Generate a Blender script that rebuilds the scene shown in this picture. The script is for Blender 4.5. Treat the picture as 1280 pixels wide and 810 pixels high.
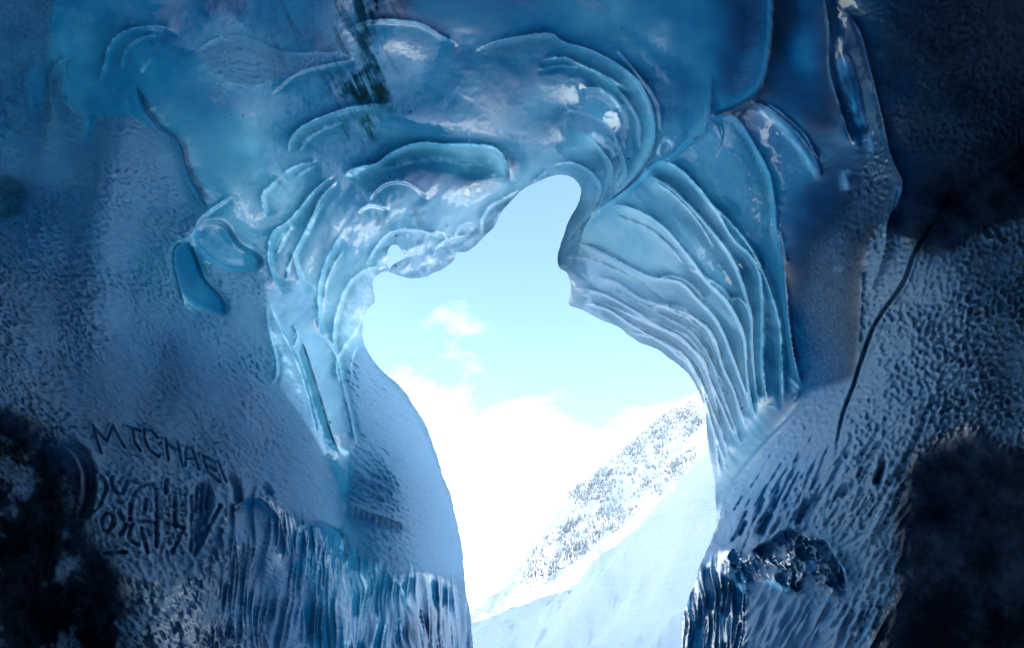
import bpy, math, random
import numpy as np
from mathutils import Vector

scene = bpy.context.scene
for o in list(bpy.data.objects):
    bpy.data.objects.remove(o)
COL = scene.collection
R = math.radians
rng = random.Random(7)

# ------------------------------------------------------------------ camera
F = 853.0                       # focal length in photo pixels (1280 wide)
PITCH = R(22)
CAM_Z = 1.6
cam_d = bpy.data.cameras.new('camera')
cam_d.sensor_width = 36.0
cam_d.lens = 36.0 * F / 1280.0
cam_d.clip_start = 0.05
cam_d.clip_end = 20000
cam = bpy.data.objects.new('camera', cam_d)
COL.objects.link(cam)
cam.location = (0, 0, CAM_Z)
cam.rotation_euler = (R(90) + PITCH, 0, 0)
scene.camera = cam

# ------------------------------------------------------------------ sky and sun
SUN_EL, SUN_ROT = R(38), R(113)
world = bpy.data.worlds.new('World')
scene.world = world
world.use_nodes = True
wn, wl = world.node_tree.nodes, world.node_tree.links
wn.clear()
w_out = wn.new('ShaderNodeOutputWorld')
w_bg = wn.new('ShaderNodeBackground')
w_bg.inputs['Strength'].default_value = 0.15
sky = wn.new('ShaderNodeTexSky')
sky.sky_type = 'NISHITA'
sky.sun_disc = False
sky.sun_elevation = SUN_EL
sky.sun_rotation = SUN_ROT
sky.altitude = 600
sky.air_density = 1.0
sky.dust_density = 0.8
sky.ozone_density = 1.0
# clouds: a bank that thickens towards the horizon, with loose puffs above it
tc = wn.new('ShaderNodeTexCoord')
sep = wn.new('ShaderNodeSeparateXYZ')
wl.new(tc.outputs['Generated'], sep.inputs[0])
def wmath(op, a, b=None, clamp=False):
    n = wn.new('ShaderNodeMath'); n.operation = op; n.use_clamp = clamp
    for i, x in enumerate((a, b)):
        if x is None: continue
        if isinstance(x, (int, float)): n.inputs[i].default_value = x
        else: wl.new(x, n.inputs[i])
    return n.outputs[0]
zz = sep.outputs['Z']
den = wmath('ADD', wmath('MAXIMUM', zz, 0.0), 0.18)
comb = wn.new('ShaderNodeCombineXYZ')
wl.new(wmath('DIVIDE', sep.outputs['X'], den), comb.inputs[0])
wl.new(wmath('DIVIDE', sep.outputs['Y'], den), comb.inputs[1])
comb.inputs[2].default_value = 3.7
cn = wn.new('ShaderNodeTexNoise')
cn.inputs['Scale'].default_value = 2.3
cn.inputs['Detail'].default_value = 9
cn.inputs['Roughness'].default_value = 0.56
cn.inputs['Distortion'].default_value = 0.35
wl.new(comb.outputs[0], cn.inputs['Vector'])
cov = wn.new('ShaderNodeMapRange')
cov.inputs['From Min'].default_value = 0.17
cov.inputs['From Max'].default_value = 0.42
cov.inputs['To Min'].default_value = 0.38
cov.inputs['To Max'].default_value = -0.17
wl.new(zz, cov.inputs['Value'])
cl = wmath('SUBTRACT', wmath('ADD', cn.outputs['Fac'], cov.outputs[0]), 0.56)
cl = wmath('MAXIMUM', wmath('MULTIPLY', cl, 2.2, True), 0.02)
mixc = wn.new('ShaderNodeMix'); mixc.data_type = 'RGBA'
wl.new(cl, mixc.inputs['Factor'])
tint = wn.new('ShaderNodeMix'); tint.data_type = 'RGBA'; tint.blend_type = 'MULTIPLY'
tint.inputs['Factor'].default_value = 1.0
wl.new(sky.outputs[0], tint.inputs[6]); tint.inputs[7].default_value = (0.98, 1.11, 1.01, 1)      # the photograph's cool white balance
wl.new(tint.outputs[2], mixc.inputs[6])
mixc.inputs[7].default_value = (7.5, 7.6, 7.8, 1)
wl.new(mixc.outputs[2], w_bg.inputs['Color'])
wl.new(w_bg.outputs[0], w_out.inputs['Surface'])

sun_d = bpy.data.lights.new('sun', 'SUN')
sun_d.energy = 4.5
sun_d.angle = R(0.53)
sun_d.color = (1.0, 0.965, 0.92)
sun = bpy.data.objects.new('sun', sun_d)
COL.objects.link(sun)
sdir = Vector((math.sin(SUN_ROT) * math.cos(SUN_EL), math.cos(SUN_ROT) * math.cos(SUN_EL), math.sin(SUN_EL)))
sun.rotation_euler = sdir.to_track_quat('Z', 'Y').to_euler()
sun.location = sdir * 60

vs = scene.view_settings
vs.view_transform = 'Standard'
vs.look = 'None'
vs.exposure = 1.42
vs.gamma = 1.0
vs.use_curve_mapping = False

# ------------------------------------------------------------------ helpers
CR = np.array((1.0, 0, 0))
CF = np.array((0, math.cos(PITCH), math.sin(PITCH)))
CU = np.array((0, -math.sin(PITCH), math.cos(PITCH)))
def at(u, v, d):
    """photo pixel + metres along the view axis -> world point(s)"""
    u, v, d = np.asarray(u, float), np.asarray(v, float), np.asarray(d, float)
    k = lambda a: a[..., None]
    return np.array((0, 0, CAM_Z)) + k(d) * (k((u - 640) / F) * CR + k((405 - v) / F) * CU + CF)

def tag(o, label=None, cat=None, group=None, kind=None):
    if label: o['label'] = label
    if cat: o['category'] = cat
    if group: o['group'] = group
    if kind: o['kind'] = kind
    return o

def mesh_obj(name, verts, faces, mat, parent=None, smooth=True):
    me = bpy.data.meshes.new(name)
    verts = np.asarray(verts, np.float32)
    me.vertices.add(len(verts))
    me.vertices.foreach_set('co', verts.ravel())
    faces = list(faces) if not isinstance(faces, np.ndarray) else faces
    if isinstance(faces, np.ndarray):
        n, k = faces.shape
        loops = faces.ravel().astype(np.int32)
        starts = np.arange(0, n * k, k, dtype=np.int32)
    else:
        loops = np.array([i for f in faces for i in f], np.int32)
        lens = np.array([len(f) for f in faces], np.int32)
        starts = np.concatenate(([0], np.cumsum(lens)[:-1])).astype(np.int32)
        n = len(faces)
    me.loops.add(len(loops))
    me.loops.foreach_set('vertex_index', loops)
    me.polygons.add(n)
    me.polygons.foreach_set('loop_start', starts)
    me.update(calc_edges=True)
    me.validate()
    if smooth:
        me.polygons.foreach_set('use_smooth', np.ones(len(me.polygons), bool))
    if mat: me.materials.append(mat)
    o = bpy.data.objects.new(name, me)
    COL.objects.link(o)
    if parent: o.parent = parent
    return o

class NT:
    """small helper around a material node tree"""
    def __init__(s, name):
        s.m = bpy.data.materials.new(name); s.m.use_nodes = True
        s.t = s.m.node_tree; s.t.nodes.clear()
        s.out = s.t.nodes.new('ShaderNodeOutputMaterial')
    def n(s, typ, **kw):
        x = s.t.nodes.new(typ)
        for k, v in kw.items(): setattr(x, k, v)
        return x
    def put(s, sock, v):
        if isinstance(v, bpy.types.NodeSocket): s.t.links.new(v, sock)
        else: sock.default_value = v
    def math(s, op, a, b=0.0, clamp=False):
        x = s.n('ShaderNodeMath', operation=op, use_clamp=clamp)
        s.put(x.inputs[0], a); s.put(x.inputs[1], b)
        return x.outputs[0]
    def mix(s, f, a, b, typ='MIX'):
        x = s.n('ShaderNodeMix', data_type='RGBA', blend_type=typ)
        s.put(x.inputs[0], f); s.put(x.inputs[6], a); s.put(x.inputs[7], b)
        return x.outputs[2]
    def noise(s, scale, detail=4, rough=0.55, vec=None, dist=0.0):
        x = s.n('ShaderNodeTexNoise')
        x.inputs['Scale'].default_value = scale; x.inputs['Detail'].default_value = detail
        x.inputs['Roughness'].default_value = rough; x.inputs['Distortion'].default_value = dist
        if vec: s.put(x.inputs['Vector'], vec)
        return x.outputs['Fac']
    def ramp(s, f, lo, hi, a=0.0, b=1.0):
        x = s.n('ShaderNodeMapRange'); x.clamp = True
        s.put(x.inputs['Value'], f)
        for k, v in zip(('From Min', 'From Max', 'To Min', 'To Max'), (lo, hi, a, b)): x.inputs[k].default_value = v
        return x.outputs[0]

# ------------------------------------------------------------------ materials
def make_ice():
    t = NT('glacier_ice')
    co = t.n('ShaderNodeTexCoord').outputs['Object']
    at1 = t.n('ShaderNodeAttribute', attribute_name='ice'); sp = t.n('ShaderNodeSeparateColor')
    t.t.links.new(at1.outputs['Color'], sp.inputs[0])
    frost, dirt, thick = sp.outputs[0], sp.outputs[1], sp.outputs[2]
    white = at1.outputs['Alpha']
    matte = t.n('ShaderNodeAttribute', attribute_name='matte').outputs['Fac']
    n1 = t.noise(3.0, 6, 0.6, co)          # cloudiness inside the ice
    n2 = t.noise(70.0, 4, 0.65, co)        # grain
    n3 = t.noise(14.0, 6, 0.65, co, 0.4)
    n4 = t.noise(34.0, 6, 0.72, co, 0.3)   # grit
    # frost breaks up at its edge
    fr = t.math('ADD', frost, t.math('MULTIPLY', t.math('SUBTRACT', n4, 0.5), 0.7))
    fr = t.ramp(fr, 0.25, 0.75)
    dr = t.ramp(t.math('ADD', dirt, t.math('MULTIPLY', t.math('SUBTRACT', n4, 0.5), 0.7)), 0.16, 0.86)
    # Beer-Lambert: metres of ice -> colour of the light that comes through
    thin = t.math('MULTIPLY', thick, t.math('SUBTRACT', 1.0, t.math('MULTIPLY', white, 0.8)))      # thin crests and painted gleams pass more light
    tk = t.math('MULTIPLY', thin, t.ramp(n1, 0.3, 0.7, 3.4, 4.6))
    ex = t.n('ShaderNodeVectorMath', operation='SCALE')
    ex.inputs[0].default_value = (-4.0, -1.34, -0.76)
    t.put(ex.inputs['Scale'], tk)
    exs = t.n('ShaderNodeSeparateXYZ'); t.t.links.new(ex.outputs[0], exs.inputs[0])
    tr = t.n('ShaderNodeCombineXYZ')
    loss = t.math('MULTIPLY', t.math('MAXIMUM', t.math('SUBTRACT', tk, 1.2), 0.0), 1.1)      # cloudy, silty ice deeper in
    for i in range(3):
        t.put(tr.inputs[i], t.math('POWER', 2.718282, t.math('SUBTRACT', exs.outputs[i], loss)))
    trans = t.n('ShaderNodeBsdfTranslucent')
    dirtk = t.mix(dr, (1, 1, 1, 1), (0.16, 0.09, 0.05, 1))
    t.put(trans.inputs['Color'], t.mix(1.0, tr.outputs[0], dirtk, 'MULTIPLY'))
    base = t.mix(t.ramp(n1, 0.3, 0.7), (0.022, 0.085, 0.165, 1), (0.045, 0.130, 0.230, 1))
    bub = t.n('ShaderNodeTexVoronoi'); bub.inputs['Scale'].default_value = 55.0; t.put(bub.inputs['Vector'], co)   # trapped air bubbles
    bmask = t.math('MULTIPLY', t.ramp(bub.outputs['Distance'], 0.16, 0.06), t.ramp(n3, 0.52, 0.62, 0.0, 0.45))
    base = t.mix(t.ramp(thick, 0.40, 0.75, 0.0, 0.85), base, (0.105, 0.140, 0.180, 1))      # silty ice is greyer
    base = t.mix(bmask, base, (0.55, 0.68, 0.78, 1))
    base = t.mix(t.math('MULTIPLY', fr, 0.92), base, t.mix(t.ramp(n3, 0.3, 0.7), (0.41, 0.60, 0.77, 1), (0.58, 0.75, 0.87, 1)))
    base = t.mix(white, base, (0.88, 0.93, 0.97, 1))  # white ice edges, plus highlights and sky reflections painted in
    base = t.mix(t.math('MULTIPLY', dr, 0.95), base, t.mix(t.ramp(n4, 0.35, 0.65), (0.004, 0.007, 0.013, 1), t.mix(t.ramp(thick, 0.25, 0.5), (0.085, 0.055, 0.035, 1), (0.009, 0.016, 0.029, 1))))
    p = t.n('ShaderNodeBsdfPrincipled')
    t.put(p.inputs['Base Color'], base)
    ro = t.math('ADD', t.ramp(fr, 0.0, 1.0, 0.10, 0.60), t.math('MULTIPLY', n2, 0.10))
    t.put(p.inputs['Roughness'], t.math('MAXIMUM', ro, t.math('MAXIMUM', t.math('MULTIPLY', dr, 0.7), t.math('MULTIPLY', matte, 0.75))))
    p.inputs['IOR'].default_value = 1.45
    t.put(p.inputs['Specular IOR Level'], t.math('MULTIPLY', t.ramp(dr, 0, 0.55, 0.75, 0.0), t.ramp(matte, 0, 1, 1.0, 0.03)))
    t.put(p.inputs['Coat Weight'], t.math('MULTIPLY', t.math('MULTIPLY', t.ramp(fr, 0, 0.5, 0.9, 0.0), t.ramp(dr, 0, 0.5, 1.0, 0.0)), t.ramp(matte, 0, 0.6, 1.0, 0.0)))
    p.inputs['Coat Roughness'].default_value = 0.035
    p.inputs['Coat IOR'].default_value = 1.4
    bmp = t.n('ShaderNodeBump')
    t.put(bmp.inputs['Strength'], t.math('MAXIMUM', t.ramp(fr, 0, 1, 0.05, 0.60), t.math('MULTIPLY', dr, 0.55)))
    bmp.inputs['Distance'].default_value = 0.012
    t.put(bmp.inputs['Height'], t.math('ADD', t.math('MULTIPLY', n2, 0.6), t.math('ADD', n3, t.math('MULTIPLY', n4, 0.6))))
    t.put(p.inputs['Normal'], bmp.outputs[0])
    ms = t.n('ShaderNodeMixShader')
    clear = t.ramp(thin, 0.02, 0.14, 0.58, 0.30)
    fac = t.math('MULTIPLY', clear, t.ramp(fr, 0, 1, 1.0, 0.42))
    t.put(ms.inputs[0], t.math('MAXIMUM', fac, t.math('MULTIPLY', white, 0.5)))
    t.t.links.new(p.outputs[0], ms.inputs[1]); t.t.links.new(trans.outputs[0], ms.inputs[2])
    t.t.links.new(ms.outputs[0], t.out.inputs['Surface'])
    return t.m
ICE = make_ice()

def make_snow(name, col, tint, bump=0.5, scale=1.0, rock=None):
    t = NT(name)
    co = t.n('ShaderNodeTexCoord').outputs['Object']
    a = t.noise(0.35 * scale, 8, 0.6, co); b = t.noise(6 * scale, 5, 0.6, co)
    c = t.mix(t.ramp(a, 0.35, 0.65), col + (1,), tint + (1,))
    if rock:
        g = t.n('ShaderNodeNewGeometry')
        k = t.noise(rock[0], 7, 0.62, co, 0.5)
        c = t.mix(t.ramp(k, rock[1], rock[1] + 0.12, 0, 0.6), c, (0.42, 0.41, 0.41, 1))
    p = t.n('ShaderNodeBsdfPrincipled')
    t.put(p.inputs['Base Color'], c); p.inputs['Roughness'].default_value = 0.75
    bm = t.n('ShaderNodeBump'); bm.inputs['Strength'].default_value = bump; bm.inputs['Distance'].default_value = 0.3 / scale
    t.put(bm.inputs['Height'], t.math('ADD', a, t.math('MULTIPLY', b, 0.2)))
    t.put(p.inputs['Normal'], bm.outputs[0])
    t.t.links.new(p.outputs[0], t.out.inputs['Surface'])
    return t.m
SNOW = make_snow('snow', (0.86, 0.87, 0.89), (0.82, 0.84, 0.87), 0.4, 1.0)
SLOPE = make_snow('slope_snow', (0.92, 0.92, 0.93), (0.84, 0.86, 0.89), 0.6, 0.6)
MOUNT = make_snow('mountain_snow', (0.86, 0.86, 0.87), (0.80, 0.81, 0.82), 0.5, 0.03, (0.09, 0.60))

def plain(name, a, b, scale, rough=0.7):
    t = NT(name)
    co = t.n('ShaderNodeTexCoord').outputs['Object']
    p = t.n('ShaderNodeBsdfPrincipled')
    t.put(p.inputs['Base Color'], t.mix(t.ramp(t.noise(scale, 5, 0.6, co), 0.35, 0.65), a + (1,), b + (1,)))
    p.inputs['Roughness'].default_value = rough
    t.t.links.new(p.outputs[0], t.out.inputs['Surface'])
    return t.m
NEEDLE = plain('hazed_needles', (0.27, 0.29, 0.32), (0.72, 0.74, 0.76), 0.6)  # pale haze and glare painted into the needle colour
BARK = plain('bark', (0.07, 0.055, 0.045), (0.14, 0.12, 0.10), 2.0)
ROCK = plain('rock', (0.10, 0.10, 0.10), (0.38, 0.37, 0.36), 0.5)

# ------------------------------------------------------------------ sculpting maps
STEP = 1.15
def axis(lo, hi, olo, ohi):
    core = np.arange(lo, hi + STEP, STEP)
    def ext(start, end, sg):
        out = []; x = start; s = STEP
        while sg * (end - x) > 0:
            s *= 1.07; x += sg * s; out.append(x)
        return out
    return np.array(ext(core[0], olo, -1)[::-1] + list(core) + ext(core[-1], ohi, 1))
AU = axis(-16, 1296, -260, 1540)
AV = axis(-14, 826, -220, 1120)
NU, NV = len(AU), len(AV)
UU, VV = np.meshgrid(AU, AV)

def catmull(pts, seg=7.0):
    p = np.array(pts, float)
    if len(p) == 2:
        n = max(2, int(np.hypot(*(p[1] - p[0])) / seg)); return p[0] + (p[1] - p[0]) * np.linspace(0, 1, n + 1)[:, None]
    q = np.vstack((2 * p[0] - p[1], p, 2 * p[-1] - p[-2]))
    out = []
    for i in range(1, len(q) - 2):
        a, b, c, d = q[i - 1], q[i], q[i + 1], q[i + 2]
        n = max(2, int(np.hypot(*(c - b)) / seg))
        for s in np.linspace(0, 1, n, endpoint=False):
            out.append(0.5 * (2 * b + (c - a) * s + (2 * a - 5 * b + 4 * c - d) * s * s + (3 * b - a - 3 * c + d) * s ** 3))
    out.append(q[-2])
    return np.array(out)

def crop(lo_u, hi_u, lo_v, hi_v):
    i0, i1 = np.searchsorted(AU, lo_u), np.searchsorted(AU, hi_u)
    j0, j1 = np.searchsorted(AV, lo_v), np.searchsorted(AV, hi_v)
    return slice(max(j0 - 1, 0), j1 + 1), slice(max(i0 - 1, 0), i1 + 1)

def curve_field(pts, pad, smooth=True):
    """signed distance (positive on the right-hand side of travel) and 0..1 position along"""
    p = catmull(pts) if smooth else np.array(pts, float)
    sl = crop(p[:, 0].min() - pad, p[:, 0].max() + pad, p[:, 1].min() - pad, p[:, 1].max() + pad)
    x, y = UU[sl], VV[sl]
    best = np.full(x.shape, 1e9); sgn = np.ones(x.shape); tt = np.zeros(x.shape)
    L = np.concatenate(([0], np.cumsum(np.hypot(*np.diff(p, axis=0).T))))
    for i in range(len(p) - 1):
        a, b = p[i], p[i + 1]; d = b - a; l2 = d @ d + 1e-9
        s = np.clip(((x - a[0]) * d[0] + (y - a[1]) * d[1]) / l2, 0, 1)
        dx, dy = x - a[0] - s * d[0], y - a[1] - s * d[1]
        q = dx * dx + dy * dy
        m = q < best
        best[m] = q[m]
        sgn[m] = np.where(d[0] * dy - d[1] * dx >= 0, 1.0, -1.0)[m]
        tt[m] = ((L[i] + s * (L[i + 1] - L[i])) / L[-1])[m]
    return sl, np.sqrt(best) * sgn, tt

def inside(poly, smooth=False):
    p = catmull(poly + [poly[0]]) if smooth else np.array(poly, float)
    out = np.zeros(UU.shape, bool)
    sl = crop(p[:, 0].min(), p[:, 0].max(), p[:, 1].min(), p[:, 1].max())
    x, y = UU[sl], VV[sl]; r = np.zeros(x.shape, bool)
    for a, b in zip(p, np.roll(p, -1, axis=0)):
        if a[1] == b[1]: continue
        c = ((a[1] > y) != (b[1] > y)) & (x < (b[0] - a[0]) * (y - a[1]) / (b[1] - a[1]) + a[0])
        r ^= c
    out[sl] = r
    return out

GV, GU = -(-NV // 96) * 96, -(-NU // 96) * 96
def _freq():
    return np.fft.fftfreq(GV)[:, None], np.fft.rfftfreq(GU)[None, :]
FV, FU = _freq()
def blur(a, px):
    s = px / STEP
    pad = np.pad(a, 40, mode='edge')
    fv, fu = np.fft.fftfreq(pad.shape[0])[:, None], np.fft.rfftfreq(pad.shape[1])[None, :]
    k = np.exp(-2 * (np.pi * s) ** 2 * (fv ** 2 + fu ** 2))
    return np.fft.irfft2(np.fft.rfft2(pad) * k, pad.shape)[40:-40, 40:-40]
def mask(poly, soft=6, smooth=True):
    p = np.array(poly, float); m = 5 * soft + 12
    sl = crop(p[:, 0].min() - m, p[:, 0].max() + m, p[:, 1].min() - m, p[:, 1].max() + m)
    out = np.zeros(UU.shape)
    out[sl] = np.clip(blur(inside(poly, smooth)[sl].astype(float), soft), 0, 1)
    return out
def noise(seed, along, across, ang=0.0):
    """unit noise; feature length in px along / across the direction ang (degrees, clockwise on screen)"""
    w = np.random.default_rng(seed).standard_normal((GV, GU))
    c, s = math.cos(R(ang)), math.sin(R(ang))
    fa, fb = FU * c + FV * s, -FU * s + FV * c
    g = np.exp(-2 * np.pi ** 2 * ((fa * along / STEP) ** 2 + (fb * across / STEP) ** 2) * 0.12)
    f = np.fft.irfft2(np.fft.rfft2(w) * g, (GV, GU))[:NV, :NU]
    return f / f.std()
def ripple(seed, along, across, ang=0.0):
    a_ = noise(seed, along, across, ang); b_ = a_ - blur(a_, 0.42 * max(along, across))
    return b_ / b_.std()
def fbm(seed, size, oct=4, rough=0.55):
    r = 0; a = 1.0
    for i in range(oct):
        r = r + a * noise(seed + i, size / 2 ** i, size / 2 ** i); a *= rough
    return r / r.std()

def tps(pts):
    """thin-plate interpolation of (u, v, value) over the grid"""
    p = np.array(pts, float); xy = p[:, :2] / 300.0; n = len(p)
    def k(r2): return 0.5 * r2 * np.log(r2 + 1e-9)
    r2 = ((xy[:, None] - xy[None]) ** 2).sum(-1)
    A = np.zeros((n + 3, n + 3)); A[:n, :n] = k(r2) + np.eye(n) * 0.004
    A[:n, n] = 1; A[:n, n + 1:] = xy; A[n:, :n] = A[:n, n:].T
    w = np.linalg.solve(A, np.concatenate((p[:, 2], np.zeros(3))))
    cu, cv = np.linspace(AU[0], AU[-1], 181), np.linspace(AV[0], AV[-1], 135)
    gx, gy = np.meshgrid(cu / 300.0, cv / 300.0)
    z = w[n] + w[n + 1] * gx + w[n + 2] * gy
    for i in range(n):
        z = z + w[i] * k((gx - xy[i, 0]) ** 2 + (gy - xy[i, 1]) ** 2)
    zi = np.array([np.interp(AU, cu, row) for row in z])
    return np.array([np.interp(AV, cv, col) for col in zi.T]).T

# the mouth of the cave, traced clockwise from the bottom left of the opening
MOUTH = [(628, 1300), (612, 960), (600, 870), (591, 810), (588, 768), (581, 728), (576, 674), (566, 627), (553, 590), (536, 540),
         (516, 505), (499, 482), (475, 461), (459, 438), (452, 418), (455, 394), (469, 377), (467, 363), (467, 349), (476, 341),
         (485, 340), (502, 346), (516, 349), (530, 347), (543, 340), (559, 331), (570, 321), (571, 315), (583, 315), (595, 307),
         (604, 297), (616, 284), (625, 268), (643, 248), (654, 238), (667, 231), (687, 222), (703, 219), (717, 223), (726, 237), (720, 258),
         (709, 277), (702, 300), (697, 318), (697, 333), (706, 340), (712, 352), (714, 366), (711, 382), (727, 387), (747, 397),
         (771, 408), (784, 420), (800, 429), (820, 437), (838, 450), (853, 461), (864, 473), (874, 490), (881, 511), (884, 540), (887, 570),
         (892, 594), (894, 619), (895, 651), (890, 674), (874, 708), (870, 728), (860, 748), (853, 775), (850, 810), (846, 870), (836, 960), (828, 1300)]
HOLE = [(485, 312), (489, 307), (495, 306), (500, 310), (503, 316), (508, 320), (502, 325), (492, 330), (487, 336), (484, 330), (484, 321)]
mouth_c = catmull(MOUTH, 3.0)
_j = np.random.default_rng(9).standard_normal((len(mouth_c), 2))
_j = sum(np.stack([np.convolve(_j[:, k], np.ones(n_) / n_ ** 0.5, 'same') for k in (0, 1)], 1) * w_ for n_, w_ in ((1, 0.15), (5, 0.25), (14, 0.5)))
mouth_c = mouth_c + _j
hole_c = catmull(HOLE + [HOLE[0]], 1.5)

# metres along the view axis: a tunnel that runs from ~2.5 m at the picture's edge to its mouth at 7-9 m
D0 = np.exp(tps([(u, v, math.log(d)) for u, v, d in [
    (470, 350, 8.3), (455, 420, 8.8), (530, 540, 10.2), (575, 680, 10.2), (591, 810, 9.6), (625, 1100, 8.0),
    (700, 222, 6.9), (620, 280, 7.6), (697, 330, 7.0), (712, 384, 8.8), (784, 421, 9.2), (855, 463, 9.2), (884, 540, 9.0), (893, 610, 8.4),
    (893, 660, 7.6), (868, 720, 7.0), (850, 810, 6.4), (830, 1100, 5.6),
    (0, 400, 2.7), (0, 0, 2.9), (0, 810, 2.6), (200, 400, 3.9), (350, 450, 5.2), (420, 500, 6.2), (430, 620, 6.0), (300, 650, 4.3), (430, 760, 5.5), (150, 700, 3.2),
    (100, 200, 3.2), (300, 250, 4.6), (500, 600, 7.7), (520, 780, 7.2),
    (640, 0, 3.7), (640, 120, 5.0), (400, 100, 4.2), (200, 100, 3.4), (420, 250, 5.9), (560, 200, 5.9), (560, 270, 6.9), (760, 120, 5.0), (850, 100, 4.8), (900, 0, 3.8),
    (640, 190, 6.2), (500, 0, 3.5),
    (1280, 400, 2.5), (1280, 0, 2.7), (1280, 810, 2.5), (1150, 400, 3.2), (1050, 400, 4.4), (1000, 300, 4.9), (950, 300, 5.7), (900, 350, 7.2), (940, 500, 6.8),
    (800, 300, 7.8), (1000, 600, 5.1), (1000, 750, 4.6), (930, 640, 6.2), (930, 750, 5.5), (1100, 100, 3.4), (1120, 650, 3.6), (900, 200, 5.8), (1000, 100, 4.2),
    (-260, -220, 1.9), (1540, -220, 1.9), (-260, 1120, 1.9), (1540, 1120, 1.9), (640, -220, 2.4), (-260, 400, 1.9), (1540, 400, 1.9), (300, 1120, 3.0), (1100, 1120, 3.0)]]))

gv, gu = np.gradient(D0, AV, AU)
SC = blur(np.sqrt((D0 / F) ** 2 + gu ** 2 + gv ** 2), 14)          # metres of relief per photo pixel
SC = np.minimum(SC, 0.036)
H = np.zeros_like(D0)                                             # relief towards the viewer, in photo pixels
MATTE = np.zeros_like(D0); FROST = np.zeros_like(D0); DIRT = np.zeros_like(D0); WHITE = np.zeros_like(D0)

def crest(pts, h, wl_, wr_, white=0.0, ww=2.0, ends=0.15, step=False):
    """a sharp crest: falls off over wl_ px on its left and wr_ px on its right (direction of travel)"""
    pad = 2.4 * max(wl_, wr_) + 8
    sl, sd, t = curve_field(pts, pad)
    a = np.abs(sd)
    tp = np.clip(np.minimum(t, 1 - t) / ends, 0, 1) if ends else 1.0
    tp = tp * tp * (3 - 2 * tp) if ends else 1.0
    lo, hi = min(wl_, wr_), max(wl_, wr_)
    open_side = sd if wr_ >= wl_ else -sd            # the wide side is a shallow scallop below the lip
    x = np.maximum(open_side, 0) / (0.55 * hi)
    fade = np.clip(1 - a / pad, 0, 1) ** 1.5
    if hi < 2.2 * lo:                                # a plain ridge
        lip = 0.5 * h * np.exp(-a / (0.5 * hi)); sc_ = 0; outer = 0
    else:                                            # a ledge: flush outside, then a drop to a recess that slowly rises again
        op = open_side >= 0
        lip = min(0.20 * h, 2.0) * np.where(op, np.exp(-a / 1.3), np.exp(-a / 6.0))
        sc_ = np.where(op, -1.45 * h * (1 - np.exp(-a / 2.0)) * np.exp(-a / (0.75 * hi)), 0.0)
        outer = 0.38 * h * np.where(op, np.exp(-a / 2.5), np.exp(-a / (2.5 * lo + 12.0)))
    H[sl] += (lip + sc_ + outer) * tp * fade
    if white:  # thin white edge, with the crest's highlight painted into it
        WHITE[sl] = np.maximum(WHITE[sl], white * np.exp(-(a / (0.75 * ww)) ** 2) * tp)
def groove(pts, depth, w, ends=0.0, rim=0.0, dirt=0.0, smooth=True):
    sl, sd, t = curve_field(pts, 4 * w, smooth)
    a = np.abs(sd)
    tp = np.clip(np.minimum(t, 1 - t) / ends, 0, 1) if ends else 1.0
    H[sl] -= depth * np.exp(-(a / w) ** 4) * tp
    if rim: H[sl] += rim * np.exp(-((a - 1.9 * w) / (0.8 * w)) ** 2) * tp
    if dirt: DIRT[sl] = np.maximum(DIRT[sl], dirt * np.exp(-(a / w) ** 2) * tp)  # darkens the floor of the groove
def bump(u, v, ru, rv, h, ang=0):
    m = 3.2 * max(ru, rv); sl = crop(u - m, u + m, v - m, v + m)
    x, y = UU[sl] - u, VV[sl] - v; c, s = math.cos(R(ang)), math.sin(R(ang))
    H[sl] += h * np.exp(-((x * c + y * s) / ru) ** 2 - ((-x * s + y * c) / rv) ** 2)
def band(pts, w, val, layer):
    sl, sd, t = curve_field(pts, 3 * w)
    layer[sl] = np.maximum(layer[sl], val * np.exp(-(sd / w) ** 2) * np.clip(np.minimum(t, 1 - t) / 0.12, 0, 1))
def scoop(poly, depth, soft, floor=0.0):
    m = mask(poly, soft)
    H[...] -= depth * m
    return m

# ---- big soft undulations of the tunnel
H += 8 * fbm(11, 260, 3)
bump(505, 600, 46, 130, 26, -14)                     # the snow-crusted pillar left of the mouth
bump(430, 640, 22, 90, -16, -10)
bump(250, 400, 90, 160, 18, -20)
bump(130, 250, 34, 130, 18, 8); bump(60, 140, 16, 70, 14, 5)
bump(640, 110, 90, 60, 26); bump(770, 160, 55, 90, 26, 10)
bump(925, 60, 45, 90, 24, 8)
bump(745, 165, 30, 42, -30, 20); bump(690, 130, 40, 26, -14, -20)
bump(510, 165, 60, 14, -8, 5); bump(600, 225, 40, 16, 10, -20)
bump(845, 130, 30, 80, 10)
bump(1040, 430, 42, 110, -12, 4)
bump(1000, 250, 40, 60, -8); bump(1010, 60, 30, 60, -10)
bump(1160, 120, 60, 140, 14)
bump(1220, 420, 60, 150, 12, 20)
bump(300, 180, 60, 60, -10); bump(200, 60, 40, 40, -6)
bump(555, 100, 60, 50, -10); bump(540, 215, 70, 24, 10, 3)

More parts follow.
